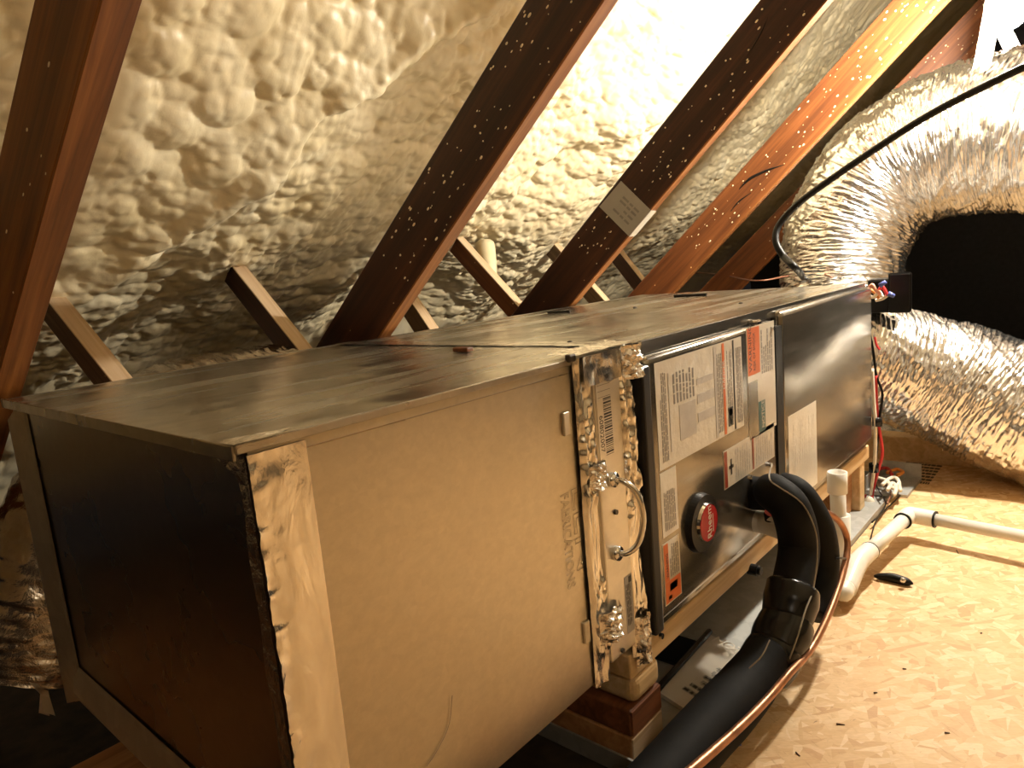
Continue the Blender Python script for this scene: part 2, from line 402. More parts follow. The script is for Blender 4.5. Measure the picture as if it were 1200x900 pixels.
props(obj('ceiling', (P, F[:, ::-1].copy()), 'spray_foam', smooth=True, origin=(0, -3, .6)), 'opposite roof slope covered in cream spray foam, behind the viewer', kind='structure')

def prism_obj(name, P, axx, L, w, dth, up, mat, label=None, cat=None, group=None, bev=.002, mat2=None):
    """timber: axis axx from P, w across (local y), dth along up (local z)"""
    X = _n(np.array(axx, float)); Z = _n(np.array(up, float) - X * np.dot(up, X)); Yv = np.cross(Z, X)
    nseg = max(2, int(L / .05)); bm = bmesh.new()
    geo = box(0, L, -w / 2, w / 2, 0, dth, bev, 1); v, f = geo
    o = obj(name, (v, f), mat, origin=(0, 0, 0), raw=True)
    o.matrix_world = Matrix(((X[0], Yv[0], Z[0], P[0]), (X[1], Yv[1], Z[1], P[1]), (X[2], Yv[2], Z[2], P[2]), (0, 0, 0, 1)))
    WL[o.name] = np.zeros(3); bm.free()
    return props(o, label, cat, group)
# rafters: (X where the inner edge meets camera height, yaw change, depth, face material, label)
RAFT = [(.258, .0, .112, 'stained_wood_red', 'reddish-brown rafter at far left, leaning past the plenum corner'),
        (.954, .0, .125, 'stained_wood_dark_shaded', 'speckled rafter painted dark brown for shade, rising behind the middle of the plenum top'),
        (1.650, .0, .125, 'stained_wood_dark_shaded', 'speckled rafter painted near-black for shade, carrying a grey paper tag'),
        (2.305, .0, .118, 'stained_wood_orange', 'orange-brown rafter with a dark split, right of the tagged rafter'),
        (2.99, .0, .125, 'stained_wood_orange', 'orange foam-splashed rafter disappearing behind the silver flex duct'),]
RAFTERS = []
for k, (X, dy, dep, mt, lab) in enumerate(RAFT):
    hd = np.array([math.sin(YAW + dy), -math.cos(YAW + dy), 0]); d = hd * math.cos(PITCH) + np.array([0, 0, math.sin(PITCH)])
    P = np.array([X, Y0, CAM_H]) - d * .98 ; P = P + np.array([.019, 0, 0])
    o = prism_obj('rafter', P, d, 3.4, .038, dep, NO, mt, lab, 'rafter', None, .003)
    # inner edge strip, underside painted lighter as lit by the bulb
    e = obj('edge_face', box(.002, 3.398, -.0185, .0185, -.0012, .004, .0005, 1), 'stained_wood_red' if k == 0 else 'beam_edge_lit', origin=(0, 0, 0), raw=True); e.parent = o
    sg = 1 if np.dot(np.cross(_n(NO - d * np.dot(NO, d)), d), [-1, 0, 0]) > 0 else -1
    sp = []
    for q in range(150 if k else 26):
        s, r = random.uniform(.95, 2.4), random.uniform(.0008, .0024)
        sp.append(sphere((s, sg * .019, random.uniform(.008, dep - .01)), r, 6, (random.uniform(1, 2.6), .5, 1)))
    g = obj('foam_specks', join(*sp), 'spray_foam', smooth=True, origin=(0, 0, 0), raw=True); g.parent = o; g['kind'] = 'stuff'
    RAFTERS.append((o, P, d))
def at_plane(px, py, P, N): q = ray(px, py); return O0 + q * np.dot(np.asarray(P) - O0, N) / np.dot(q, N)
def rafter_split(k, pts, rad):
    o, P, d = RAFTERS[k]; Z = _n(NO - d * np.dot(NO, d)); Y = np.cross(Z, d); Y = Y if np.dot(Y, [-1, 0, 0]) > 0 else -Y
    sg = 1 if np.dot(np.cross(Z, d), Y) > 0 else -1; L = []
    for px, py in pts:
        w = at_plane(px, py, P + Y * .019, Y) - P; L.append((np.dot(w, d), sg * .0188, np.dot(w, Z)))
    e = obj('wood_split', tube(L, rad, 6, 24), 'black_rubber', origin=(0, 0, 0), raw=True); e.parent = o
rafter_split(3, ((866, 222), (878, 210), (898, 200), (919, 193)), [.001, .005, .004, .001])
rafter_split(3, ((856, 248), (866, 236), (880, 226)), [.001, .003, .001])
rafter_split(2, ((875, 66), (884, 52), (892, 38), (900, 20)), [.0005, .0016, .0016, .0005])
# paper tag wrapped round the third rafter
o3, P3, d3 = RAFTERS[2]
c = at_x(733, 245, 1.66 + .13)
_Y3 = np.cross(_n(NO - d3 * np.dot(NO, d3)), d3); _Y3 = _Y3 if np.dot(_Y3, [-1, 0, 0]) > 0 else -_Y3
s0 = np.dot(at_plane(727, 239, P3 + _Y3 * .019, _Y3) - P3, d3)
t_ = thing('paper_tag', tuple(P3 + d3 * s0), 'grey printed paper tag wrapped round the dark rafter', 'tag')
X = d3; Z = _n(NO - X * np.dot(NO, X)); Yv = np.cross(Z, X)
def loc3(s, y, z): return P3 + X * (s0 + s) + Yv * y + Z * z
sgn = 1 if np.dot(Yv, [-1, 0, 0]) > 0 else -1
yy = sgn * .0205
def quadplate(a, b, c, d, off):
    off = np.array(off); q = [np.array(v) for v in (a, b, c, d)]; return q + [v + off for v in q], [[3, 2, 1, 0], [4, 5, 6, 7], [0, 1, 5, 4], [1, 2, 6, 5], [2, 3, 7, 6], [3, 0, 4, 7]]
obj('tag_face', quadplate(loc3(-.045, yy, -.002), loc3(.045, yy, -.002), loc3(.045, yy, .115), loc3(-.045, yy, .118), Yv * sgn * .0006), 'label_grey', t_)
obj('tag_fold', quadplate(loc3(-.045, yy, -.0025), loc3(.045, yy, -.0025), loc3(.045, -yy * .9, -.0025), loc3(-.045, -yy * .9, -.0025), -Z * .0006), 'label_white', t_)
gs = [quadplate(*[loc3(a, yy * 1.04, b) for a, b in ((s, z), (s + .006, z), (s + .006, z + l), (s, z + l))], Yv * sgn * .0002) for s in (-.025, -.010, .004, .016) for z, l in ((.02, .018), (.043, .012), (.06, .022)) if random.random() < .8]
obj('tag_print', join(*gs), 'ink_grey', t_)

# short braces coming out of the foam behind the cabinet
WEB = [((65, 378), (112, 438), 1.50, 'grey_wood', 'short foam-spattered brace beside the far left rafter'),
       ((288, 352), (335, 412), 1.50, 'stained_wood_dark_shaded', 'short dark brace with its lit top edge painted pale, left of the dark rafter'),
       ((462, 345), (492, 392), 1.55, 'grey_wood', 'short brace with its lit edge painted pale, just right of the dark rafter foot'),
       ((552, 318), (600, 372), 1.55, 'stained_wood_orange', 'short brown brace with a lump of foam hanging on its top'),
       ((655, 312), (690, 352), 1.60, 'grey_wood', 'short pale brace just right of the tagged rafter foot'),
       ((708, 292), (745, 340), 1.60, 'stained_wood_dark_shaded', 'short dark brown brace left of the orange rafter foot')]
for (a, b, Y, mt, lab) in WEB:
    A = at_y(*a, Y + .03); Bq = at_y(*b, Y - .12); d = _n(Bq - A); A = A - d * .10; L = np.linalg.norm(Bq - A) + .25
    o = prism_obj('roof_brace', A, d, L, .032, .055, np.array([0, -.7, .7]), mt, lab, 'brace', None, .002)
    e = obj('edge_face', box(.002, L - .002, -.0165, .0165, .053, .0565, .0005, 1), 'foam_splash' if 'foam_splash' in M else 'end_grain_and_lit_edge', origin=(0, 0, 0), raw=True); e.parent = o  # upper edge painted pale where light catches the brace

# foam drip hanging on the fourth brace
o = obj('foam_drip', tube([at_y(568, 288, 1.62), at_y(572, 312, 1.58), at_y(578, 330, 1.55), at_y(590, 350, 1.53)], [.035, .03, .016, .004], 12, 14), 'spray_foam', smooth=True)
props(o, 'drip of hardened cream foam hanging from the roof onto the brown brace', 'foam drip')

# ================================================================== FLOOR
fl = obj('floor', box(-2.3, 6.4, -4.2, 2.3, -.06, -.025), 'dark_boards'); props(fl, 'dark attic floor beneath the deck boards', kind='structure')
for (x0, x1, y0, y1) in ((-2.3, .62, -1.3, .468), (.623, 3.4, -1.3, .468), (-2.3, .62, -2.6, -1.303), (.623, 3.4, -2.6, -1.303), (2.30, 3.4, .471, 1.0)):
    obj('osb_panel', box(x0, x1, y0, y1, -.025, -.006 + random.uniform(-.0006, .0006), .001, 1), 'osb', fl)
props(obj('wall_far', box(5.6, 5.66, -4.2, 2.3, -.03, 3), 'unlit_dark'), 'black unlit far end of the attic', kind='structure')
props(obj('wall_near', box(-2.36, -2.3, -4.2, 2.3, -.03, 3), 'dark_boards'), 'dark boarded end of the attic behind the viewer', kind='structure')
# floor joists at lower left, beyond the plenum
for (x0, x1, y0, y1, lab) in ((.0, .16, 1.0, 1.95, 'orange-brown joist in the dark lower left corner'), (.20, .40, .86, 1.16, 'brown timber offcut on the floor beneath the plenum end')):
    o = obj('floor_joist', box(x0, x1, y0, y1, -.025, .045, .004), 'orange_lumber'); props(o, lab, 'joist')

# drain pan under the unit
pan = thing('drain_pan', (1.45, .8, -.025), 'grey galvanised drain pan on the floor beneath the furnace cabinet', 'drain pan')
obj('pan_base', box(.755, 2.27, .472, 1.25, -.024, -.012), 'pan_metal', pan)
obj('rim', box(.755, 2.27, .470, .474, -.012, .006), 'pan_metal', pan)
obj('rim', box(.755, .759, .474, 1.25, -.012, .006), 'pan_metal', pan)
obj('rim', box(.755, 2.27, 1.25, 1.254, -.024, .006), 'pan_metal', pan)
obj('rim', box(2.266, 2.27, .474, 1.25, -.012, .006), 'pan_metal', pan)

# ================================================================== PLENUM
YF, YB, ZT, ZB = .517, 1.187, .603, .160
PX0, PX1 = .258, .702
pl = thing('plenum', ((PX0 + PX1) / 2, (YF + YB) / 2, ZB), 'large galvanised sheet metal plenum box with a dark near end and foil taped corner', 'plenum')
# front panel (faces -Y), gently oil-canned
def fp(U, V):
    x = PX0 + U * (PX1 - PX0); z = ZB + V * (ZT - .004 - ZB)
    y = YF + .0020 * np.sin(U * 3.0) * np.sin(V * 3.1) + .0008 * (fbm(U * 4, V * 4, 5) - .5)
    return np.stack([x, y, z], -1)
P, F = grid(fp, 40, 40); obj('front_panel', (P, F), 'galvanised_front', pl, True)
# end panel with rolled left and bottom margins
def ep(U, V):
    y = YF + U * (YB - YF); z = ZB + V * (ZT - .006 - ZB)
    l = sstep(.90, 1.0, U) ; b = sstep(.10, .0, V)
    x = PX0 + .004 * np.sin(U * 3.1) * np.sin(V * 3.1) + .022 * l * 0 
    return np.stack([x, y - .0 * l, z], -1)
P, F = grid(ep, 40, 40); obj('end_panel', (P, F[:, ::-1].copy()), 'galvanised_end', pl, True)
# raised side flange (turned a little towards the aisle) and bottom flange
def strip(pts, w=.002):  # extruded closed profile list of (p,q)
    V = []; F = []
    for a, b in pts: V += [a, b]
    for k in range(len(pts) - 1): F.append([2 * k, 2 * k + 1, 2 * k + 3, 2 * k + 2])
    return V, F
y1, y2 = YB - .075, YB
sf = []
for (xx, yy_) in ((PX0 - .001, YB - .072), (PX0 - .003, YB - .066), (PX0 - .007, YB - .040), (PX0 - .004, YB - .038), (PX0 - .010, YB - .006), (PX0 - .008, YB - .001), (PX0 + .03, YB + .001)):
    sf.append(((xx, yy_, ZB - .03 + .4 * (YB - yy_)), (xx, yy_, ZT - .030 + (0.020 if yy_ < YB - .02 else 0))))
obj('side_flange', strip(sf), 'galvanised_rough', pl)
bf = []
for (xx, zz) in ((PX0 - .001, ZB + .050), (PX0 - .003, ZB + .042), (PX0 - .009, ZB + .006), (PX0 - .007, ZB - .003), (PX0 + .02, ZB - .005)):
    bf.append(((xx, YF + .02, zz), (xx, YB - .05, zz)))
obj('bottom_flange', strip(bf), 'galvanised_rough', pl)
# top panel with standing front lip
def tp(U, V):
    x = PX0 - .010 + U * (.83 - PX0 + .010); y = YF - .001 + V * (YB - YF + .004)
    z = ZT + .0022 * (fbm(U * 4, V * 5, 8, 3) - .5) * np.minimum(1, V * 12)
    return np.stack([x, y, z], -1)
P, F = grid(tp, 50, 60); obj('top_panel', (P, F[:, ::-1].copy() if False else F), 'galvanised_top', pl, True)
obj('top_lip', box(PX0 - .010, PX1, YF - .0030, YF + .001, ZT - .0065, ZT + .0012, .0008, 1), 'galvanised_top', pl)
obj('top_lip', box(PX0 - .012, PX0 - .009, YF, YB, ZT - .012, ZT + .001, .0008, 1), 'galvanised_top', pl)
obj('back_panel', box(PX0 + .002, .85, YB - .002, YB, ZB, ZT - .002), 'galvanised_end', pl)
obj('bottom_panel', box(PX0, PX1, YF + .003, YB - .002, ZB - .001, ZB + .001), 'galvanised_end', pl)
# long fold line just under the top edge, corner clip, torn corner tabs
obj('fold_line', box(PX0 + .05, PX1, YF - .0006, YF + .002, ZT - .0165, ZT - .0155), 'galvanised_end', pl)
obj('corner_clip', box(PX1 - .022, PX1 - .008, YF - .008, YF, ZT - .002, ZT + .008, .002), 'dark_steel', pl)
q = np.array([PX0 - .02, YB - .02, ZB])
for k, (dy, dz, ry) in enumerate(((.03, .012, .5), (-.02, .02, .1), (-.03, -.016, .3), (.005, -.03, .2))):
    a = q + np.array([-.012, 0, 0]); obj('torn_tab', ([a, a + [-.004, dy, dz], a + [-.016, dy * .9, dz + .012], a + [-.010, .002, .010]], [[0, 1, 2, 3]]), 'galvanised_rough', pl)
# foil tape round the near vertical corner: front band, wrinkled edge and end return
def tape_front(U, V):
    z = ZB + .001 + V * (ZT - .010 - ZB); w = .050 + .004 * np.sin(V * 2)
    x = PX0 - .002 + U * w; cr = (fbm(U * 5, V * 26, 61) - .5) * .006 * (1 - U) ** 2 * 2
    return np.stack([x, YF - .0016 - np.abs(cr) - .0015 * (1 - U) * vnoise(U * 0, V * 18, 6), z], -1)
P, F = grid(tape_front, 14, 120); obj('corner_tape', (P, F), 'foil_tape', pl, True)
def tape_end(U, V):
    z = ZB + .001 + V * (ZT - .004 - ZB); w = .012 + .010 * vnoise(V * 9, V * 0, 3) + .05 * sstep(.93, 1, V)
    y = YF - .002 + U * w
    return np.stack([PX0 - .0035 - .003 * np.abs(fbm(U * 4, V * 30, 65) - .5) * (1 - U), y, z], -1)
P, F = grid(tape_end, 8, 120); e = obj('corner_tape_return', (P, F[:, ::-1].copy()), 'foil_crumpled', pl, True)
def tape_top(U, V):
    x = PX0 - .012 + U * .055; y = YF - .004 + V * .03 * (1 - U * .6)
    return np.stack([x, y, ZT + .0025 + .004 * np.abs(fbm(U * 7, V * 5, 71) - .5)], -1)
P, F = grid(tape_top, 18, 14); obj('corner_tape_cap', (P, F), 'foil_crumpled', pl, True)
# outline lettering pressed near the far edge of the front panel
zt = at_y(656, 580, YF); zb = at_y(661, 693, YF)
H_ = zt[2] - zb[2]
text('outline_lettering', 'FABRICATIONS', .0235, 'ink_grey', pl, (zt[0] + .001, YF - .0004, zt[2]), (0, 0, -1), (1, 0, 0), 0, .00024, H_ / .158)
text('outline_lettering', 'LEN', .058, 'ink_grey', pl, (zt[0] + .024, YF - .0004, zt[2] + .004), (0, 0, -1), (1, 0, 0), 0, .00028, H_ / .108)
# pencil scratch low on the panel
obj('scratch', tube([at_y(530, 815, YF - .0004), at_y(526, 850, YF - .0004), at_y(512, 880, YF - .0004), at_y(500, 898, YF - .0004)], .0004, 4, 14), 'ink_grey', pl)

# ================================================================== FILTER RACK between plenum and unit
fr = thing('filter_rack', (.795, .85, ZB), 'narrow filter rack section with barcode, chrome handle and crumpled foil tape', 'filter rack')
obj('rack_body', box(PX1 + .001, .860, YF + .012, YB, ZB - .002, ZT - .001, .002, 1), 'filter_metal', fr)
dr = obj('filter_door', box(.722, .786, YF - .010, YF + .012, ZB + .016, ZT - .030, .003, 2), 'filter_metal', fr)
def tape_v(x0, x1, yb, seed, amp, zlo=ZB - .005, zhi=ZT + .001):
    def fn(U, V):
        z = zlo + V * (zhi - zlo); wob = .003 * (fbm(V * 9, V * 0, seed) - .5)
        x = x0 + (x1 - x0) * U + wob
        e = np.minimum(1, 6 * np.minimum(U, 1 - U) + .1)
        ridge = np.abs(fbm(U * 2.4 + .5 * V, V * 4, seed + 1, 3) - .5)
        c = ridge * amp * .8 + .0035 * (1 - np.abs(2 * vnoise(U * 4 + .8 * vnoise(V * 5, V * 0, seed + 2), V * 2.5, seed + 5) - 1))
        c = (c + amp * .35 * vnoise(U * 6, V * 50, seed + 4) * sstep(.5, .75, vnoise(V * 6.5, V * 0, seed + 3))) * e
        return np.stack([x, yb - c, z], -1)
    return grid(fn, 26, 150)
for (a, b, yb, s, am) in ((.690, .724, YF - .003, 81, .018), (.781, .822, YF - .006, 85, .018)):
    P, F = tape_v(a, b, yb, s, am); obj('foil_tape_strip', (P, F), 'foil_tape', fr, False)
def crump(x0, x1, z0, z1, yb, amp, seed, n=34):
    def fn(U, V): return np.stack([x0 + U * (x1 - x0) + .003 * (vnoise(U * 9, V * 9, seed) - .5), yb - amp * fbm(U * 7, V * 7, seed + 1, 4) * np.minimum(1, 4 * np.minimum(U, 1 - U)), z0 + V * (z1 - z0)], -1)
    return grid(fn, n, n)
for (x0, x1, z0, z1, yb, am, s) in ((.696, .745, .218, .262, YF - .012, .022, 91), (.790, .835, .560, .607, YF - .012, .022, 92), (.700, .738, .430, .462, YF - .010, .016, 94), (.784, .822, .140, .215, YF - .01, .018, 95)):
    P, F = crump(x0, x1, z0, z1, yb, am, s); obj('crumpled_foil', (P, F), 'foil_crumpled', fr, True)
def cap_(U, V): return np.stack([.690 + U * .14, YF - .012 + V * .05, ZT + .0035 + .004 * np.abs(fbm(U * 16, V * 5, 97) - .5) + .002], -1)
P, F = grid(cap_, 50, 16); obj('foil_tape_cap', (P, F), 'foil_crumpled', fr, True)
def cap2(U, V): return np.stack([.700 + U * .085, YF - .0125 - .001 * vnoise(U * 8, V * 4, 3), ZT - .038 + V * .040 + .004 * (vnoise(U * 6, V * 0, 9) - .5) * (1 - V)], -1)
P, F = grid(cap2, 30, 10); obj('foil_tape_header', (P, F), 'foil_tape', fr, True)
def ttop(U, V): return np.stack([.80 + U * .045, YF + .0 + V * (YB - YF), ZT + .0018 + .0025 * np.abs(fbm(U * 3, V * 20, 99) - .5)], -1)
P, F = grid(ttop, 8, 80); obj('top_seam_tape', (P, F), 'foil_tape', fr, True)
for (px, py) in ((668, 497), (692, 742)):
    p = at_y(px, py, YF - .008); obj('clip', box(p[0] - .006, p[0] + .006, p[1] + .004, p[1] + .009, p[2] - .015, p[2] + .015, .001, 1), 'galvanised_rough', fr)
YD = YF - .0101
for (px, py) in ((708, 442), (721, 600), (729, 762)):
    p = at_y(px, py, YD); obj('screw', cyl(p, p + [0, -.003, 0], .0035, 10), 'dark_steel', fr)
# U handle
a, b = at_y(717, 562, YD), at_y(722, 648, YD)
hd = obj('handle', tube([a, a + [.004, -.016, -.002], a + [.012, -.030, -.018], (a + b) / 2 + [.016, -.036, 0], b + [.012, -.030, .018], b + [.004, -.016, .002], b], .0042, 10, 50), 'chrome', dr, True)
for q in (a, b): obj('handle_foot', cyl(q + [0, .001, 0], q + [0, -.006, 0], .010, 16), 'chrome', hd, True)
# barcode sticker with digits, reading downwards
bt, bb = at_y(700, 470, YD), at_y(709, 538, YD)
hh = bt[2] - bb[2]
bc = obj('barcode_label', plate((bt[0] - .003, YD - .0001, bb[2]), (1, 0, 0), (0, 0, 1), .034, hh + .024, .0004), 'filter_metal', dr)
gs = []; z = bb[2] + .004
while z < bt[2]:
    w = random.choice((.0008, .0012, .0018, .0026)); gs.append(plate((bt[0] + .012, YD - .0006, z), (1, 0, 0), (0, 0, 1), .018, w, .0001)); z += w + random.choice((.0008, .0012, .0018))
for k in range(3): gs.append(plate((bt[0] + .000, YD - .0006, bt[2] + .003 + k * .008), (1, 0, 0), (0, 0, 1), .030, .0005, .0001))
obj('barcode_bars', join(*gs), 'ink_black', bc)
text('barcode_digits', '60802007', .0125, 'ink_black', bc, (bt[0] + .001, YD - .0006, bt[2] - .020), (0, 0, -1), (1, 0, 0), .0001, 0, 1.0)
# small maker label lower on the door
a, b = at_y(733, 676, YD), at_y(737, 742, YD)
sl = obj('rating_label', plate((a[0] - .004, YD - .0001, b[2]), (1, 0, 0), (0, 0, 1), .019, a[2] - b[2], .0004), 'label_grey', dr)
obj('label_print', join(print_lines((a[0] - .002, YD - .0006, a[2] - .012), (0, 0, -1), (1, 0, 0), a[2] - b[2] - .016, .012, 4), plate((a[0] + .006, YD - .0006, a[2] - .011), (1, 0, 0), (0, 0, 1), .007, .009, .0002)), 'ink_black', sl)

# ================================================================== FURNACE / AIR HANDLER
UX0, UX1 = .861, 2.012
YC, YDR = .522, .500                 # cabinet face, door face
un = thing('furnace_cabinet', ((UX0 + UX1) / 2, .85, ZB), 'long grey metal furnace cabinet lying on its side with two front doors', 'furnace')
obj('cabinet_body', box(UX0, UX1, YC, YB, ZB + .001, ZT - .004, .003, 2), 'dark_cabinet', un)
def tp2(U, V):
    x = .845 + U * (UX1 - .845); y = YF + V * (YB - YF + .002)
    z = ZT + .0035 * (fbm(U * 5, V * 4, 18, 3) - .5) * np.minimum(1, V * 12)
    return np.stack([x, y, z], -1)
P, F = grid(tp2, 70, 50); tpn = obj('top_panel', (P, F), 'galvanised_top', un, True)
obj('top_lip', box(UX0, UX1 + .001, YF - .001, YF + .006, ZT - .020, ZT + .001, .0015, 2), 'cabinet_grey', un)
obj('bottom_lip', box(UX0, UX1, YF - .002, YF + .01, ZB, ZB + .016, .0015, 2), 'cabinet_grey', un)
obj('edge_strip', box(UX0 - .038, UX0 - .013, YF - .022, YF + .006, ZB + .010, ZT - .030, .005, 3), 'black_plastic', un)
def door(name, x0, x1, z0, z1, mat):
    return obj(name, box(x0, x1, YDR, YC + .004, z0, z1, .011, 4), mat, un)
def dp(px, py): return at_y(px, py, YDR)
d1 = door('access_door', UX0 - .016, dp(909, 450)[0], dp(770, 733)[2] - .004, dp(757, 419)[2], 'cabinet_grey')
d2 = door('blower_door', dp(917, 450)[0] + .001, UX1 + .001, ZB + .018, dp(1012, 338)[2], 'cabinet_grey')
for o in (d1, d2):
    for p in o.data.polygons: p.use_smooth = True
    o.data.set_sharp_from_angle(angle=.6) if hasattr(o.data, 'set_sharp_from_angle') else None
obj('door_gasket', box(d1_x := dp(909, 450)[0] + .001, dp(917, 450)[0], YDR - .0015, YC + .003, ZB + .02, ZT - .035), 'black_rubber', un)
# labels on the first door; each is a thin sheet with print
YL = YDR - .0001
def label(parent, x0, x1, z0, z1, mat='label_white', name='label'):
    return obj(name, plate((x0, YL, z0), (1, 0, 0), (0, 0, 1), x1 - x0, z1 - z0, .0005), mat, parent)
YP = YL - .0007
UP, LEFT = (0, 0, 1), (-1, 0, 0)
rnd = random.Random(3)
def bars_rect(x0, x1, z0, z1): return plate((x0, YP, z0), (1, 0, 0), (0, 0, 1), x1 - x0, z1 - z0, .0002)
def rot_print(x0, x1, z0, z1, rows): return print_lines((x1, YP, z0), UP, LEFT, z1 - z0, x1 - x0, rows, .95, rnd)
A, Bq, Cq, Dq = dp(766, 425), dp(868, 395), dp(869, 505), dp(770, 548)
x0, x1, zt_, zb_ = A[0], Bq[0], (A[2] + Bq[2]) / 2, (Cq[2] + Dq[2]) / 2
big = label(d1, x0, x1, zb_, zt_); w = x1 - x0
obj('label_print', join(rot_print(x0 + .01, x0 + w * .10, zb_ + .01, zt_ - .01, 4), rot_print(x0 + w * .16, x0 + w * .40, zb_ + .09, zt_ - .02, 7), rot_print(x0 + w * .66, x0 + w * .73, zb_ + .01, zt_ - .01, 4), rot_print(x0 + w * .79, x0 + w * .86, zb_ + .02, zt_ - .01, 4), rot_print(x0 + w * .91, x0 + w * .99, zb_ + .01, zt_ - .01, 5)), 'ink_grey', big)
obj('label_panel', join(bars_rect(x0 + w * .22, x0 + w * .40, zb_ + .03, zb_ + .085), bars_rect(x0 + w * .42, x0 + w * .62, zb_ + .045, zb_ + .060), bars_rect(x0 + w * .42, x0 + w * .62, zb_ + .075, zb_ + .09), bars_rect(x0 + w * .42, x0 + w * .62, zb_ + .105, zb_ + .115), bars_rect(x0 + w * .63, x0 + w * .66, zb_ + .004, zt_ - .004), bars_rect(x0 + w * .12, x0 + w * .13, zb_ + .02, zt_ - .02)), 'ink_glare_pale', big)
obj('label_stripe', bars_rect(x0 + w * .735, x0 + w * .765, zb_ + .002, zt_ - .002), 'ink_orange', big)
obj('label_bar', join(bars_rect(x0 + w * .873, x0 + w * .892, zb_ + .002, zt_ - .002), bars_rect(x0 + w * .79, x0 + w * .855, zb_ + .012, zb_ + .045)), 'ink_black', big)
obj('symbol', join(bars_rect(x0 + w * .80, x0 + w * .845, zb_ + .030, zb_ + .042), bars_rect(x0 + w * .815, x0 + w * .83, zb_ + .015, zb_ + .027)), 'label_white', big)
text('label_lettering', 'DANGER', .011, 'label_white', big, (x0 + w * .760, YP - .0003, zb_ + .08), UP, LEFT, .0001, 0, 1.1)
# white sheet with orange block at upper right
A, Bq, Cq = dp(874, 388), dp(907, 372), dp(907, 540)
x0, x1, zt_, zb_ = A[0], Bq[0] - .003, (A[2] + Bq[2]) / 2, dp(906, 500)[2]
warn = label(d1, x0, x1, zb_, zt_); w = x1 - x0; zo = dp(880, 440)[2]
obj('label_stripe', bars_rect(x0 + .003, x0 + w * .44, zo, zt_ - .002), 'ink_orange', warn)
text('label_lettering', 'WARNING', .017, 'ink_black', warn, (x0 + .020, YP - .0003, zo + .006), UP, LEFT, .0001, 0, 1.05)
text('label_lettering', 'RISK OF SHOCK', .013, 'ink_black', warn, (x0 + .036, YP - .0003, zo + .006), UP, LEFT, .0001, 0, .75)
obj('label_print', rot_print(x0 + w * .48, x0 + w * .92, zo - .005, zt_ - .006, 6), 'ink_grey', warn)
obj('notice_band', bars_rect(x0 + w * .34, x0 + w * .58, zb_ + .004, zo - .055), 'ink_teal', warn)
text('label_lettering', 'NOTICE', .018, 'label_white', warn, (x0 + w * .54, YP - .0003, zb_ + .010), UP, LEFT, .0001, 0, .8)
obj('clear_part', bars_rect(x0 + .002, x0 + w * .33, zb_ + .002, zo - .012), 'cabinet_grey', warn)
# lower sheet
A, Bq, Cq, Dq = dp(847, 527), dp(907, 497), dp(907, 537), dp(849, 572)
x0, x1, zt_, zb_ = A[0], Bq[0] - .003, (A[2] + Bq[2]) / 2, (Cq[2] + Dq[2]) / 2
low = label(d1, x0, x1, zb_, zt_); w = x1 - x0
obj('label_stripe', bars_rect(x0 + .002, x0 + w * .06, zb_ + .002, zt_ - .002), 'ink_red', low); obj('label_stripe', bars_rect(x0 + w * .53, x0 + w * .565, zb_ + .003, zt_ - .003), 'ink_red', low)
obj('label_print', join(rot_print(x0 + w * .2, x0 + w * .5, zb_ + .004, zt_ - .004, 7), rot_print(x0 + w * .6, x0 + w * .97, zb_ + .004, zt_ - .004, 8)), 'ink_glare_pale', low)
cx, cz = x0 + w * .13, (zb_ + zt_) / 2
obj('symbol', join(bars_rect(cx - .009, cx + .009, cz - .003, cz + .003), bars_rect(cx - .003, cx + .003, cz - .014, cz + .014)), 'ink_black', low)
# two small tall labels at the lower left of the door
a, b = dp(773, 558), dp(795, 628)
n1 = label(d1, a[0], dp(792, 558)[0], dp(776, 632)[2], a[2] + .003); w = dp(792, 558)[0] - a[0]
obj('label_print', rot_print(a[0] + .006, a[0] + w - .006, dp(776, 632)[2] + .008, a[2] - .025, 7), 'ink_grey', n1)
a = dp(776, 642); x0, x1, zt_, zb_ = a[0], dp(796, 642)[0], a[2] + .004, dp(781, 710)[2]
n2 = label(d1, x0, x1, zb_, zt_, 'label_white'); w = x1 - x0
obj('label_stripe', bars_rect(x0 + .002, x0 + w * .30, zb_ + .0365, zt_ - .002), 'ink_orange', n2); obj('label_stripe', bars_rect(x0 + .002, x1 - .002, zb_ + .002, zb_ + .036), 'ink_orange', n2)
obj('label_print', rot_print(x0 + w * .36, x1 - .004, zb_ + .040, zt_ - .004, 5), 'ink_grey', n2)
text('label_lettering', 'WARNING', .010, 'ink_black', n2, (x0 + w * .27, YP - .0003, zb_ + .042), UP, LEFT, .0001, 0, .8)
obj('symbol', join(bars_rect(x0 + w * .3, x0 + w * .75, zb_ + .018, zb_ + .030), bars_rect(x0 + w * .2, x0 + w * .4, zb_ + .006, zb_ + .012)), 'ink_grey', n2)
# round badge
bc_ = dp(819, 612); bx, bz = bc_[0], bc_[2]
bg = obj('badge', cyl((bx, YDR + .002, bz), (bx, YDR - .011, bz), .049, 48, .046), 'black_plastic', d1)
ic = np.array([bx + .003, YDR - .012, bz + .001])
rim = obj('badge_rim', cyl(ic + [0, .003, 0], ic + [0, -.004, 0], .033, 40, .031), 'chrome', bg)
face = obj('badge_face', cyl(ic + [0, -.003, 0], ic + [0, -.0048, 0], .0295, 40), 'badge_red', bg)
text('badge_lettering', 'Rheem', .021, 'label_white', bg, tuple(ic + [.007, -.0050, -.026]), UP, LEFT, .0002, 0, .92)
obj('badge_underline', plate(ic + [.013, -.0050, -.018], (0, 0, 1), (-1, 0, 0), .030, .0016, .0003), 'label_white', bg)
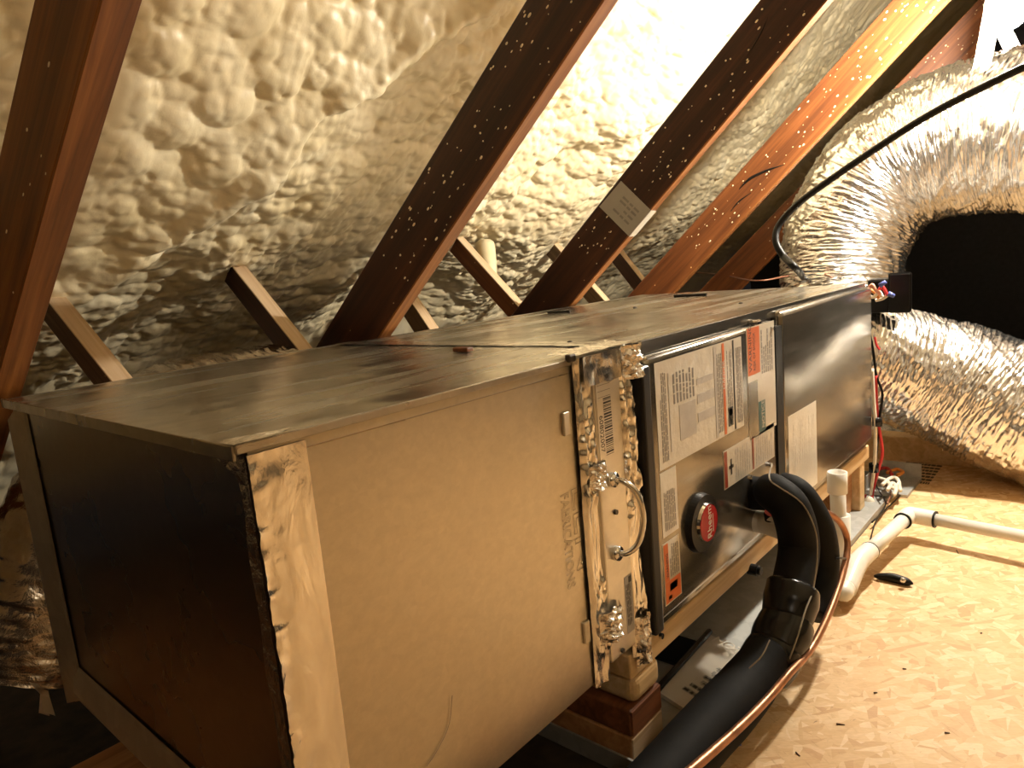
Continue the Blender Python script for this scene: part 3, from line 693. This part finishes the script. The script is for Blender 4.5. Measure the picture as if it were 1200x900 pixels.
# white sheet on the second door
A, Bq, Cq, Dq = dp(923, 488), dp(956, 470), dp(956, 570), dp(924, 592)
sh = label(d2, A[0], Bq[0], (Cq[2] + Dq[2]) / 2, (A[2] + Bq[2]) / 2, 'label_white', 'document_label')
obj('label_print', rot_print(A[0] + .015, Bq[0] - .012, (Cq[2] + Dq[2]) / 2 + .02, (A[2] + Bq[2]) / 2 - .015, 14), 'label_white', sh)
# screws
for q in ((880, 560), (902, 545), (774, 745), (905, 385)):
    p = dp(*q); obj('screw', cyl(p + [0, .001, 0], p + [0, -.004, 0], .0045, 10), 'chrome', un)
for q in ((868, 356), (668, 402), (598, 352), (744, 361)):
    p = at_z(*q, ZT); obj('screw', sphere((p[0], p[1], ZT + .001), .005, 8, (1, 1, .6)), 'dark_steel', un)
p = dp(890, 376); obj('door_latch', box(p[0] - .012, p[0] + .012, YDR - .0, YDR + .018, ZT - .026, ZT - .012, .004, 2), 'chrome', un)
# electrical hole box at the far end
obj('end_collar', box(UX1, UX1 + .05, .56, 1.12, ZB + .04, ZT - .02, .004, 1), 'galvanised_rough', un)

# ================================================================== TIMBER SUPPORT
o = obj('wooden_rail', box(.775, 2.03, YF - .004, YF + .085, .120, .158, .003, 2), 'pine'); props(o, 'long pale pine rail carrying the front edge of the furnace', 'timber')
o = obj('wooden_rail', box(.775, 2.03, YB - .09, YB, .120, .158, .003, 2), 'pine'); props(o, 'pine rail under the rear edge of the furnace', 'timber')
def block(x0, x1, y0, z0, z1, mt, end, lab, bev, yb=1.2):
    t_ = thing('lumber_block', ((x0 + x1) / 2, y0, z0), lab, 'timber', None)
    obj('block_body', box(x0, x1, y0 + .002, yb, z0, z1, bev, 4), mt, t_)
    if end: obj('cut_end', box(x0 + .0015, x1 - .0015, y0, y0 + .003, z0 + .0015, z1 - .0015, .001, 1), end, t_)
block(.768, .857, YF - .004, -.0115, .030, 'orange_lumber', 'end_grain_and_lit_edge', 'lowest lumber block of the stack, orange sides and a pale cut end', .003)
block(.770, .857, YF - .004, .0305, .073, 'red_lumber', 'red_lumber', 'middle lumber block of the stack, rough reddish brown', .004)
block(.782, .860, YF - .006, .0735, .119, 'pine', None, 'top lumber block of the stack, pale pine with rounded edges', .014)
for (x0, x1, y0, y1, lab) in ((1.955, 2.0, YF + .0, YF + .09, 'short pine post under the far end of the pine rail'), ):
    o = obj('wooden_post', box(x0, x1, y0, y1, -.012, .119, .003), 'pine'); props(o, lab, 'timber')
o = obj('wooden_post', box(1.90, 1.954, YF + .02, YF + .12, -.012, .119, .003), 'orange_lumber'); props(o, 'dark gold post beside the short pine post', 'timber')
p = at_y(880, 667, YF - .004)
o = obj('rubber_plug', join(cyl(p + [0, .004, -.0], p + [0, -.014, 0], .011, 14), cyl(p + [0, -.012, 0], p + [0, -.020, 0], .008, 14)), 'black_rubber'); props(o, 'small black rubber plug on the pine rail', 'plug')
# timber across the floor at the far end
o = obj('floor_timber', box(2.46, 2.53, .30, 1.05, -.006, .075, .004), 'pine'); props(o, 'pale timber lying across the floor under the lower silver duct', 'timber')

# ================================================================== REFRIGERANT LINES
ls = thing('insulated_line', (1.25, .43, 0), 'thick black foam-insulated refrigerant line curving from the furnace door to the floor', 'insulated pipe')
c0 = dp(884, 578)
def wr(amp, f, s): return lambda L, T: 1 + amp * (vnoise(L * f, np.sin(T) * 1.5 + 2, s) - .5)
pa = [c0 + [0, .004, 0], c0 + [.004, -.030, .002], at_y(906, 577, .452), at_y(926, 596, .420), at_y(936, 640, .412), at_y(928, 690, .405)]
obj('insulation_sleeve', tube(pa, [.031, .031, .033, .034, .034, .033], 28, 70, True, wr(.05, 18, 3)), 'black_insulation', ls, True)
pb_ = [at_y(915, 566, .46), at_y(935, 580, .425), at_y(957, 620, .40), at_y(962, 668, .395), at_y(948, 720, .395)]
obj('insulation_sleeve', tube(pb_, [.022, .028, .031, .031, .030], 28, 70, True, wr(.05, 18, 7)), 'black_insulation', ls, True)
j1, j2, j3 = at_y(922, 712, .400), at_y(917, 752, .405), at_y(893, 775, .41)
for k, (a, b, r0) in enumerate(((at_y(931, 683, .402), at_y(921, 728, .402), .043), (at_y(924, 722, .402), at_y(908, 764, .405), .043), (at_y(915, 752, .402), at_y(890, 790, .42), .043))):
    obj('taped_joint', tube([a, a + (b - a) * .12, (a + b) / 2, a + (b - a) * .88, b], [r0 * .80, r0 * 1.0, r0 * 1.05, r0 * .98, r0 * .78], 28, 30, True, wr(.10, 40, 11 + k)), 'black_tape', ls, True)
pe = [at_y(903, 765, .408), at_z(878, 800, .050), at_z(845, 838, .046), at_z(800, 888, .044), at_z(752, 945, .044), at_z(640, 1080, .044)]
obj('insulation_sleeve', tube(pe, [.036, .042, .043, .042, .041, .041], 32, 70, True, wr(.04, 14, 5)), 'black_insulation', ls, True)
def edge(pts, r=.0013): return tube(pts, r, 5, 50)
obj('sleeve_seam_edge_light', edge([at_y(903, 548, .455), at_y(902, 562, .430), at_y(915, 572, .418), at_y(940, 590, .392), at_y(955, 620, .376), at_y(958, 650, .370), at_y(953, 690, .366), at_y(944, 715, .362), at_y(935, 745, .362), at_y(924, 775, .375)]), 'seam_edge_light', ls)  # pale line between the sleeves paints the light on their edge
obj('sleeve_seam_edge_light', edge([at_y(878, 783, .385), at_y(893, 768, .368), at_y(902, 750, .365)], .001), 'seam_edge_light', ls)
PEP = smooth_path(pe, 200)
def on_sleeve(px, py):
    q = ray(px, py)
    for k in np.arange(.5, 2.2, .002):
        if np.min(np.linalg.norm(PEP - (O0 + q * k), axis=1)) < .0505: return O0 + q * k
    q = at_z(px, py, .012); return q
cp = thing('copper_line', (1.2, .38, 0), 'thin brown copper line running beside the black insulated line', 'pipe')
obj('copper_pipe', tube([at_y(938, 590, .42), at_y(978, 606, .385), at_y(993, 634, .372), at_y(987, 674, .365), at_y(970, 722, .36), at_y(949, 762, .362), *[on_sleeve(*q) for q in ((924, 790), (903, 815), (872, 847), (830, 885), (775, 932), (700, 1000))]], [.0055, .006, .006, .0065, .007], 12, 90), 'copper', cp, True)
obj('cable_tie', tube([at_y(977, 655, .372), at_y(984, 654, .362), at_y(993, 655, .368)], .002, 6, 8), 'black_plastic', cp)

# ================================================================== CONDENSATE DRAIN (white PVC)
PV = .0155
dt = thing('drain_fitting', (1.35, .47, .2), 'white plastic drain elbow screwed into the furnace behind the black line', 'pipe fitting')
a = at_y(893, 612, .49); b = at_y(925, 622, .43)
obj('elbow_body', tube([a + [-.01, .03, .002], a, (a + b) / 2 + [0, 0, .002], b, b + [.012, -.02, -.012]], [.020, .021, .022, .022, .022], 20, 24), 'white_pvc', dt, True)
obj('threaded_nipple', cyl(at_y(905, 612, .455), at_y(908, 600, .455), .010, 14), 'white_pvc', dt, True)
obj('red_cap', cyl(at_y(903, 602, .452), at_y(905, 596, .452), .011, 14), 'wire_red', dt)
obj('black_plug', cyl(at_y(902, 609, .462), at_y(901, 601, .462), .009, 14), 'black_rubber', dt)
sp_ = thing('vent_standpipe', (1.6, .43, 0), 'upright white plastic pipe standing open at the top beside the furnace', 'pipe')
vb = at_z(980, 690, .03)
Xs = 1.475; vt = at_x(981, 553, Xs); vm = at_x(984, 603, Xs); vbm = np.array([vm[0], vm[1], .035])
def hollow(p, q, r, ri, sides=24):
    a = tube([p, q], r, sides, 2, False); b_ = tube([p, q], ri, sides, 2, False); V = a[0] + b_[0]; n = 2 * sides; F = a[1] + [[i + n for i in f][::-1] for f in b_[1]]
    for j in range(sides):
        k = (j + 1) % sides; F += [[sides + j, sides + k, n + sides + k, n + sides + j], [k, j, n + j, n + k]]
    return V, F
obj('pipe_body', hollow(vbm, vt + [0, 0, -.012], PV, PV * .8), 'white_pvc', sp_, True)
obj('coupling', hollow(np.array([vt[0], vt[1], vt[2] - .045]), vt, .0195, .0158), 'white_pvc', sp_, True)
obj('coupling', hollow(vbm + [0, 0, .0], vm, .0205, .0158), 'white_pvc', sp_, True)
dl = thing('drain_line', (1.7, .3, 0), 'white plastic drain pipe with elbows lying across the strand board floor', 'pipe')
zc = .052
e1 = at_z(1066, 603, zc); e0 = at_z(1012, 652, zc); e00 = at_z(992, 688, .030)
r_ = at_z(1200, 629, zc); er = r_ + (r_ - e1) * 2.5
obj('pipe_run', cyl(e0, e1, PV, 24), 'white_pvc', dl, True)
dirr = _n(r_ - e1); obj('pipe_run', cyl(e1 + dirr * .03, er, PV * .92, 24), 'white_pvc', dl, True)
obj('elbow', tube([e1 + (e0 - e1) * .16, e1 + (e0 - e1) * .02, e1 + dirr * .012, e1 + dirr * .055], .0195, 24, 24), 'white_pvc', dl, True)
d0 = _n(e0 - e1); obj('elbow', tube([e0 - d0 * .035, e0, e0 + d0 * .04 + [0, 0, -.006], e00 + [0, 0, -.006]], [.0195, .0195, .0195, .0185], 24, 24), 'white_pvc', dl, True)
obj('trap_bend', tube([e00 + [0, 0, .0], e00 + d0 * .02 + [0, 0, -.004], vbm + [.01, -.01, -.002], vbm + [0, 0, .03]], .0175, 20, 24), 'white_pvc', dl, True)
for q, dd in ((e0 - d0 * .036, d0), (e1 + (e0 - e1) * .17, d0), (e1 + dirr * .056, dirr)):
    obj('primer_ring', cyl(q - dd * .0015, q + dd * .0015, .0199, 24), 'black_rubber', dl)

# ================================================================== FLEXIBLE DUCTS
def duct_rad(seed, crease=1.0):
    def f(L, T):
        c = np.cos(T) * 1.6 + 3; s = np.sin(T) * 1.6 + 5
        w = vnoise(L * 115 + 8 * fbm(c * 1.3, s * 1.3, seed, 2), (c * 1.2 + s * .7) * 1.4, seed) - .5
        w2 = fbm(L * 150, c * 7 + s * 5, seed + 3, 3) - .5; w3 = vnoise(L * 190, np.sin(T * 2 + L * 9) * 6 + T * 5, seed + 8) - .5
        lump = fbm(L * 9, c * 1.1 + s, seed + 5, 2) - .5
        return 1 + crease * (.040 * np.abs(w) + .045 * w2 + .025 * w3 + .05 * (np.abs(fbm(L * 30 + c * 6, c * 4 + s * 3, seed + 21, 3) - .5) * 2) + .06 * lump)
    return f
def big_duct(name, pts, r, seed, label, mat='foil_duct', sides=160, n=680, cat='flexible duct', crease=1.0, group=None):
    t_ = thing(name, tuple(np.mean(np.array(pts), axis=0) * [1, 1, 0] + [0, 0, np.min(np.array(pts)[:, 2])]), label, cat, group)
    V, F = tube(pts, r, sides, n, False, duct_rad(seed, crease)); obj('foil_jacket', (np.array(V), np.array(F)), mat, t_, False); return t_
U_ = big_duct('flex_duct', [at_x(985, 352, 2.64), at_x(984, 330, 2.66), at_x(992, 275, 2.70), at_x(1030, 213, 2.75), at_x(1085, 178, 2.76), at_x(1150, 160, 2.74), at_x(1230, 152, 2.70), at_x(1360, 160, 2.64), at_x(1560, 200, 2.6)],
         [.19, .20, .21, .222, .235, .238, .238, .235], 101, 'upper silver flexible duct arching up from the furnace end towards the lamp')
D_ = big_duct('flex_duct', [at_x(975, 408, 2.20), at_x(1035, 424, 2.28), at_x(1085, 440, 2.34), at_x(1135, 458, 2.36), at_x(1200, 486, 2.36), at_x(1290, 510, 2.36), at_x(1480, 520, 2.36)],
         [.15, .168, .178, .182, .178, .175], 202, 'lower silver flexible duct running right from the furnace end over the floor')
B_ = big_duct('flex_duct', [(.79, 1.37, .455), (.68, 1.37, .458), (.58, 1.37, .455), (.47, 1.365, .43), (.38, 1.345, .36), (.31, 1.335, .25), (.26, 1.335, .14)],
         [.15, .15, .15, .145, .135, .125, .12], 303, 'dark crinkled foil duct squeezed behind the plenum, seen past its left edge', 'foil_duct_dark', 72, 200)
# straps that carry the upper duct
def strap(pts, w, label, group=None):
    P = smooth_path(pts, 24); T = np.gradient(P, axis=0); T /= np.linalg.norm(T, axis=1)[:, None]
    S = np.cross(T, np.array([1.0, 0, 0])); S /= np.linalg.norm(S, axis=1)[:, None]; N = np.cross(S, T)
    V = []; F = []
    for p, s, n_ in zip(P, S, N): V += [p - s * w / 2, p + s * w / 2, p + s * w / 2 + n_ * .001, p - s * w / 2 + n_ * .001]
    for k in range(len(P) - 1):
        for j in range(4): F.append([4 * k + j, 4 * k + (j + 1) % 4, 4 * k + 4 + (j + 1) % 4, 4 * k + 4 + j])
    F += [[3, 2, 1, 0], [4 * len(P) - 4 + j for j in range(4)]]
    return props(obj('duct_strap', (V, F), 'white_strap'), label, 'strap', group)
strap([at_x(1172, -40, 2.62), at_x(1158, 40, 2.60), at_x(1149, 85, 2.57), at_x(1140, 128, 2.50)], .045, 'white plastic strap hanging below the bulb, left one, slung round the upper duct')
strap([at_x(1160, 0, 2.75), at_x(1178, 40, 2.72), at_x(1198, 80, 2.66), at_x(1215, 112, 2.58)], .040, 'white plastic strap slanting right beneath the bulb at the upper duct')

# bulb
lb = thing('light_bulb', BULB_POS, 'bare glowing light bulb under the roof at upper right', 'bulb')
obj('glass_bulb', sphere(BULB_POS, .040, 24, (1, 1, 1.1)), 'bulb_glow', lb, True)
obj('socket', cyl(np.array(BULB_POS) + [0, 0, .038], np.array(BULB_POS) + [0, 0, .095], .022, 20), 'white_pvc', lb, True)
obj('socket_base', cyl(np.array(BULB_POS) + [0, 0, .09], np.array(BULB_POS) + [0, 0, .115], .055, 24), 'white_pvc', lb, True)
fill_bulb = thing('light_bulb', FILL_BULB_POS, 'added unseen fill bulb, behind the viewer', 'bulb')  # fill lamp added behind the viewer to brighten the dark end
obj('glass_bulb', sphere(FILL_BULB_POS, .045, 20, (1, 1, 1.1)), 'fill_bulb_glow', fill_bulb, True)
obj('socket', cyl(np.array(FILL_BULB_POS) + [0, 0, .043], np.array(FILL_BULB_POS) + [0, 0, .10], .022, 20), 'white_pvc', fill_bulb, True)

# ================================================================== CABLES AND WIRES
o = obj('black_cable', tube([at_z(941, 326, ZT - .004), at_x(936, 318, 1.86), at_x(918, 300, 1.85), at_x(909, 282, 1.86), at_x(914, 262, 1.88), at_x(940, 235, 1.90), at_x(1000, 192, 1.92), at_x(1080, 140, 1.94), at_x(1150, 103, 1.95), at_x(1230, 66, 1.95), at_x(1340, 30, 1.95)], .0088, 12, 110), 'black_rubber', smooth=True)
props(o, 'black cable arching from the furnace top across the upper silver duct', 'cable')
zt2 = ZT + .006
o = obj('brown_wire', tube([at_z(775, 331, zt2), at_z(815, 320, zt2 + .012), at_z(850, 323, zt2), at_z(885, 329, zt2), at_z(920, 324, zt2 + .004), at_z(955, 319, zt2 + .008), at_z(975, 325, zt2)], .0028, 8, 60), 'wire_brown', smooth=True)
props(o, 'thin brown thermostat wire lying along the far furnace top', 'wire')
wb = thing('control_wires', tuple(at_x(1030, 470, 2.06)), 'bundle of red and cream wires hanging down the far end of the furnace', 'wires')
def wire(name, pts, r, mat, parent): return obj(name, tube(pts, r, 8, 50), mat, parent, True)
WX = 2.07
wire('black_wire', [at_x(*q, WX) for q in ((1018, 385), (1023, 410), (1027, 440), (1034, 462), (1030, 495), (1026, 545))], .0035, 'black_rubber', wb)
wire('red_wire', [at_x(*q, WX) for q in ((1027, 440), (1027, 470), (1030, 500), (1034, 530), (1030, 548), (1023, 575), (1021, 592), (1014, 601), (1009, 594), (1014, 580))], .0042, 'wire_red', wb)
wire('cream_wire', [at_x(*q, WX - .012) for q in ((1022, 432), (1024, 470), (1026, 500), (1025, 540), (1022, 566), (1020, 580))], .0048, 'wire_white', wb)
for q in ((1028, 494), (1024, 548)): p = at_x(*q, WX - .004); obj('tape_wrap', cyl(p + [0, 0, .012], p - [0, 0, .012], .013, 12), 'black_tape', wb, True)
p = at_x(1019, 590, WX - .02); obj('white_plug', sphere(p, .018, 12, (.6, .8, 1.2)), 'wire_white', wb, True)
wire('red_tip', [at_x(*q, WX) for q in ((1025, 395), (1027, 404), (1031, 410))], .003, 'wire_red', wb)
# coloured pigtails with nuts at the upper far corner
pg = thing('wire_pigtails', tuple(at_x(1035, 335, 2.06)), 'knot of coloured wires with blue connectors at the upper far corner of the furnace', 'wires')
for k, (col, pts) in enumerate((('wire_pink', ((1016, 342), (1022, 334), (1026, 340), (1032, 345))), ('wire_white', ((1016, 346), (1024, 348), (1030, 342), (1034, 348))), ('wire_orange', ((1018, 338), (1026, 344), (1030, 350))), ('wire_red', ((1030, 340), (1034, 336), (1040, 346))), ('wire_white', ((1026, 352), (1034, 350), (1040, 346))))):
    wire('pigtail', [at_x(*q, 2.05 + .004 * k) for q in pts], .0045, col, pg)
for (a, b) in (((1031, 335), (1038, 330)), ((1041, 344), (1048, 347))): obj('wire_connector', cyl(at_x(*a, 2.05), at_x(*b, 2.05), .007, 10, .005), 'wire_blue', pg, True)
# black control box behind the far corner
cb = thing('control_box', tuple(at_x(1055, 360, 2.16)), 'black plastic box standing open behind the far furnace corner', 'box')
a, b = at_x(1030, 325, 2.13), at_x(1068, 366, 2.13)
obj('box_body', box(2.13, 2.20, b[1] + .03, a[1] + .03, b[2] + .0, a[2] - .005, .006, 2), 'black_plastic', cb)
obj('clear_cover', box(2.12, 2.128, b[1] - .002, b[1] + .055, b[2] - .0, a[2] + .01, .006, 2), 'black_plastic', cb)
# junction box with wire nuts on the floor
jb = thing('junction_box', tuple(at_z(1048, 570, 0)), 'open grey metal junction box full of coloured wires on the floor', 'junction box')
p = at_z(1045, 560, .02)
obj('box_base', box(p[0] - .09, p[0] + .09, p[1] - .06, p[1] + .045, -.008, .004, .001), 'pan_metal', jb)
obj('box_side', box(p[0] - .09, p[0] + .09, p[1] + .045, p[1] + .048, -.008, .045), 'pan_metal', jb)
obj('box_side', box(p[0] + .087, p[0] + .09, p[1] - .06, p[1] + .045, -.008, .045), 'pan_metal', jb)
for k, (col, pts) in enumerate((('wire_red', ((1024, 560), (1030, 550), (1040, 549), (1045, 556))), ('wire_orange', ((1040, 554), (1050, 550), (1058, 553), (1052, 557))), ('wire_white', ((1030, 560), (1040, 564), (1046, 572), (1054, 566))), ('wire_white', ((1034, 568), (1044, 560), (1052, 562), (1055, 575))), ('wire_white', ((1040, 574), (1046, 566), (1050, 572), (1048, 580))), ('wire_brown', ((1028, 556), (1036, 566), (1044, 576), (1040, 590))), ('black_rubber', ((1020, 555), (1030, 575), (1038, 590), (1030, 604), (1022, 612))))):
    wire('wire', [at_z(*q, .035 if k < 5 else .012) for q in pts], .0052 if k < 5 else .002, col, jb)
# grey knockout plate leaning beside it and dark thin wire along floor
o = obj('floor_wire', tube([at_z(1075, 552, .001), at_z(1055, 580, .001), at_z(1035, 600, .001), at_z(1026, 612, .001), at_z(1020, 632, .001)], .0018, 6, 40), 'black_rubber'); props(o, 'thin black wire lying on the strand board by the drain pipe elbow', 'wire')
# crumpled sheet of foil behind the timber
P, F = grid(lambda U, V: np.stack([2.62 + U * .16, .50 + V * .18, -.004 + .045 * fbm(U * 4, V * 4, 5) + .05 * U], -1), 14, 14)
o = obj('foil_scrap', (P, F), 'foil_crumpled', smooth=True); props(o, 'crumpled pale foil scrap behind the floor timber', 'foil scrap')

for o in bpy.data.objects:
    if o.name.split('.')[0] in ('label_print', 'label_panel', 'tag_print', 'barcode_bars', 'symbol', 'label_bar'): o['kind'] = 'stuff'
# ================================================================== LOOSE THINGS ON THE FLOOR
mb = thing('manual_packet', tuple(at_z(820, 795, -.01)), 'printed booklet in a clear plastic pocket lying in the drain pan', 'booklet')
ca, cb_, cc_, cd = (at_z(*q, -.006) for q in ((772, 812), (812, 838), (905, 785), (832, 745)))
def slab(q, z0, z1, ins=0):
    m = sum(q) / 4; q = [v + (m - v) * ins for v in q]; V = [np.array([v[0], v[1], z0]) for v in q] + [np.array([v[0], v[1], z1]) for v in q]
    return V, [[3, 2, 1, 0], [4, 5, 6, 7], [0, 1, 5, 4], [1, 2, 6, 5], [2, 3, 7, 6], [3, 0, 4, 7]]
Q = [ca, cb_, cc_, cd]
obj('booklet', slab(Q, -.0115, -.004), 'paper', mb)
ua = _n((cc_ - cb_) * [1, 1, 0]); va = _n((ca - cb_) * [1, 1, 0])
o_ = cb_ + np.array([0, 0, .0024]) - [0, 0, cb_[2] + .006]
pr = print_lines(cb_ * [1, 1, 0] + [0, 0, -.0038] + ua * .03 + va * .012, va, -ua, .05, -.10, 6)
obj('booklet_print', pr, 'ink_black', mb)['kind'] = 'stuff'
def bag(U, V):
    q = (1 - U)[..., None] * ((1 - V)[..., None] * cb_ + V[..., None] * ca) + U[..., None] * ((1 - V)[..., None] * cc_ + V[..., None] * cd)
    q = q * [1, 1, 0]; q[..., 2] = -.002 + .012 * fbm(U * 6, V * 3, 4) * np.minimum(1, 6 * np.minimum(np.minimum(U, 1 - U), np.minimum(V, 1 - V)) + .1); return q
P, F = grid(bag, 30, 20); obj('plastic_pocket', (P, F), 'clear_plastic', mb, True)
obj('pocket_edge', tube([ca * [1, 1, 0] + [0, 0, .002], cd * [1, 1, 0] + [0, 0, .003]], .006, 8, 8), 'black_tape', mb)
text('booklet_lettering', 'NOTI', .030, 'paper', mb, cd * [1, 1, 0] + [0, 0, .010] + (cc_ - cd) * [.2, .2, 0] - ua * .03, -va, ua, .0002)
a = at_z(790, 760, 0)
o = obj('black_card', box(a[0] - .035, a[0] + .055, a[1] - .03, a[1] + .09, -.0118, -.004, .003), 'black_plastic'); props(o, 'flat black card beside the plastic pocket beneath the pine rail', 'card')
# black multi-tool
tl = thing('black_tool', tuple(at_z(1047, 679, -.005)), 'flat black hand tool with a shiny bolt lying on the strand board', 'tool')
a, m, b = at_z(1024, 675, .002), at_z(1046, 677, .004), at_z(1070, 684, .002)
obj('tool_body', tube([a, a + (m - a) * .3, m, m + (b - m) * .7, b], [.002, .007, .010, .009, .002], 12, 20), 'black_rubber', tl, True)
obj('tool_bolt', sphere(at_z(1058, 680, .011), .006, 10), 'chrome', tl, True)
# stamp printed on the board under the duct
st = thing('board_stamp', tuple(at_z(1090, 545, -.004)), 'black ink oval stamp and lettering printed on the board under the lower duct', 'stamp')
e0_ = at_z(1088, 532, -.0050); ring = []
for k in range(40): t0 = 2 * math.pi * k / 40; ring.append(e0_ + np.array([.075 * math.cos(t0), .13 * math.sin(t0), .0]))
ring.append(ring[0]); obj('stamp_ring', tube(ring, .004, 4, 81), 'stamp_ink', st)
o_ = at_z(1100, 548, -.0055); obj('stamp_print', print_lines(at_z(1105, 545, -.0055), (0, 1, 0), (1, 0, 0), .11, -.22, 7, .95, rnd, .65), 'stamp_ink', st)
# small debris
o = obj('wood_chip', box(*(lambda p: (p[0] - .006, p[0] + .008, p[1] - .018, p[1] + .014))(at_z(541, 413, ZT)), ZT + .001, ZT + .008, .002), 'stained_wood_orange'); props(o, 'orange wood chip lying on the galvanised plenum top', 'wood chip')
p, q = at_z(790, 347, ZT + .004), at_z(828, 345, ZT + .004)
o = obj('black_stick', cyl(p, q, .004, 8), 'black_rubber'); props(o, 'short black stick lying on the furnace top', 'stick')
p, q = at_z(642, 366, ZT + .004), at_z(668, 365, ZT + .004)
o = obj('black_stick', cyl(p, q, .003, 8), 'black_rubber'); props(o, 'thin dark sliver on the furnace top near the tagged rafter foot', 'stick')
p = at_z(866, 873, -.004); o = obj('blue_plug', cyl(p + [0, 0, -.001], p + [.004, .006, .014], .004, 8), 'wire_blue'); props(o, 'tiny blue plug on the strand board under the black line', 'plug')
SPL = ['dark splinter on the strand board nearest the black insulated line', 'dark splinter on the strand board in the middle of the lower right area', 'dark splinter on the strand board just below the white drain pipe', 'dark splinter on the strand board at the bottom edge of the picture', 'dark splinter on the strand board in the far lower right corner', 'dark splinter on the strand board at the far right edge, mid height', 'dark splinter on the strand board straight below the black hand tool']
for k, (px, py, l) in enumerate(((985, 849, .012), (1026, 812, .006), (1122, 647, .016), (935, 884, .008), (1110, 859, .007), (1150, 742, .005), (1060, 784, .006))):
    p = at_z(px, py, -.005); a = random.uniform(0, 3); d = np.array([math.cos(a), math.sin(a), 0]) * l / 2
    o = obj('wood_splinter', tube([p - d, p + d + [0, 0, .001]], [.0008, .0012], 5, 3), 'stained_wood_dark_shaded'); props(o, SPL[k], 'splinter', 'splinters on the strand board floor')
